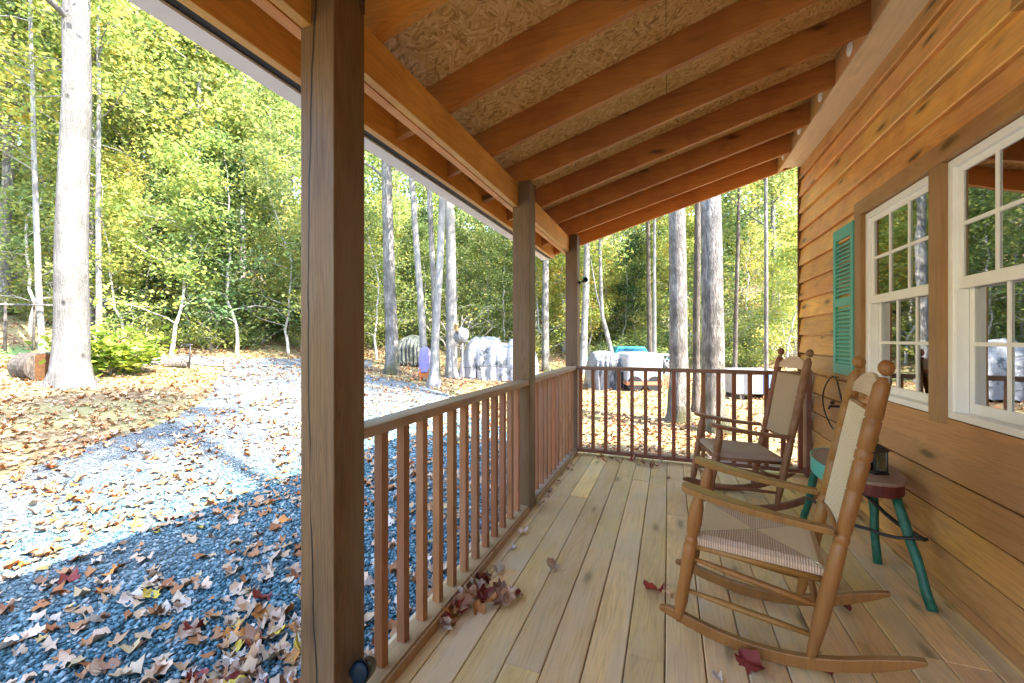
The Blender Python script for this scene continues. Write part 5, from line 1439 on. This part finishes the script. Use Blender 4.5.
def truck():
    d = 19.0; x, y = ray_at(626, d); z = float(gz(x, y)); k = d / F_PX
    t = thing('parked_truck', 'teal pickup truck whose cab shows above the grey covered trailer', 'truck', (x, y, z), YAW)
    zt = px_to_z(346.5, d) - z
    b = MB(); b.prism([(-1.9, .45), (1.9, .45), (1.9, .85), (1.82, zt - .55), (.95, zt - .52), (.62, zt), (-.58, zt), (-.85, zt - .50), (-1.9, zt - .55)], 'Y', -.8, .8); b.build('body', M['teal_paint'], t, bevel=.03)
    b = MB(); b.prism([(-.70, zt - .46), (.76, zt - .46), (.54, zt - .08), (-.52, zt - .08)], 'Y', -.812, .812); b.build('side_window', M['lamp_glass'], t)
    for s in (-1.2, 1.2):
        b = MB(); b.tube([(s, -.82, .36), (s, -.6, .36)], .36, 20); b.build('wheel', M['tyre'], t)
truck()
def reel():
    x, y, d = ground_hit(665, 385); z = float(gz(x, y)); k = d / F_PX
    t = thing('cable_reel', 'white spoked cable reel on a brick pile behind the end railing', 'reel', (x, y, z), YAW)
    c = Vector((0, 0, .30 + .42)); rr = 9.5 * k
    for s in (-.16, .16):
        b = MB(); b.tube([c + Vector((rr * math.cos(a), s, rr * math.sin(a))) for a in np.linspace(0, 2 * math.pi, 29)], .035, 8)
        for q in range(6): a = q * math.pi / 3; b.tube([c + Vector((0, s, 0)), c + Vector((rr * math.cos(a), s, rr * math.sin(a)))], .02, 6)
        b.build('flange', M['dish'], t)
    b = MB(); b.tube([c + Vector((0, -.16, 0)), c + Vector((0, .16, 0))], .16, 14); b.build('drum', M['tyre'], t)
    b = MB()
    for r_ in range(4):
        for i in range(5): b.box(-.55 + i * .22 + (.09 if r_ % 2 else 0), -.345 + i * .22 + (.09 if r_ % 2 else 0), -.3, .25, r_ * .085 - .03, r_ * .085 + .05)
    tag(b.build('brick_pile', M['lumber']), 'low pile of red bricks under the cable reel', 'bricks').location = (x, y, z); bpy.data.objects['brick_pile'].rotation_euler = (0, 0, YAW)
reel()
def bin_():
    x, y, d = ground_hit(750, 398); z = float(gz(x, y)); k = d / F_PX
    t = thing('storage_chest', 'white storage chest with a blue end panel on dark skids behind the far rocking chair', 'chest', (x, y, z), YAW)
    w = 21 * k; h = 27 * k
    b = MB(); b.box(-w, w * .25, -.35, .4, .14, h); b.build('body', M['faded_white'], t, bevel=.015)
    b = MB(); b.box(w * .252, w, -.36, .4, .14, h); b.build('end_panel', M['blue_paint'], t, bevel=.015)
    b = MB(); b.box(-w * 1.04, w * 1.04, -.4, .44, h + .002, h + .05); b.build('lid', M['dish'], t, bevel=.012)
    for s in (-.7, .6):
        b = MB(); b.box(w * s - .06, w * s + .06, -.33, .38, -.04, .139); b.build('skid', M['bark_brown'], t)
bin_()

# ------------------------------------------------------------------ light, sky, camera
SUN_AZ = Vector((.976, -.219, 0)).normalized(); EL = R(47.5)
sd = Vector((SUN_AZ.x * math.cos(EL), SUN_AZ.y * math.cos(EL), math.sin(EL)))
L = bpy.data.lights.new('sun', 'SUN'); L.energy = 2.6; L.angle = R(.55); L.color = (1, .90, .77)
lo = bpy.data.objects.new('sun', L); COL.objects.link(lo); lo.rotation_euler = sd.to_track_quat('Z', 'Y').to_euler(); lo.location = (20, -5, 25)
w = bpy.data.worlds.new('World'); scene.world = w; w.use_nodes = True
nt = w.node_tree; bg = nt.nodes['Background']; sky = nt.nodes.new('ShaderNodeTexSky'); sky.sky_type = 'NISHITA'; sky.sun_disc = False
sky.sun_elevation = EL; sky.sun_rotation = math.atan2(SUN_AZ.x, SUN_AZ.y); sky.air_density = 1.0; sky.dust_density = 1.0
nt.links.new(sky.outputs[0], bg.inputs[0]); bg.inputs[1].default_value = .15

cam = bpy.data.cameras.new('camera'); co = bpy.data.objects.new('camera', cam); COL.objects.link(co)
co.location = (0, 0, EYE); co.rotation_euler = (math.pi / 2, 0, YAW)
cam.sensor_width = 36; cam.lens = F_PX / 1024 * 36; cam.shift_y = -(341.5 - V0) / 1024; cam.clip_start = .02; cam.clip_end = 600
scene.camera = co
vs = scene.view_settings; scene.display_settings.display_device = 'sRGB'
vs.view_transform = 'Standard'; vs.look = 'None'; vs.exposure = 3.6; vs.gamma = 1; vs.use_curve_mapping = False
scene.render.engine = 'CYCLES'; cy = scene.cycles
cy.use_denoising = True; cy.max_bounces = 8; cy.diffuse_bounces = 5; cy.transmission_bounces = 4; cy.transparent_max_bounces = 12
cy.sample_clamp_indirect = 8
scene.render.film_transparent = False
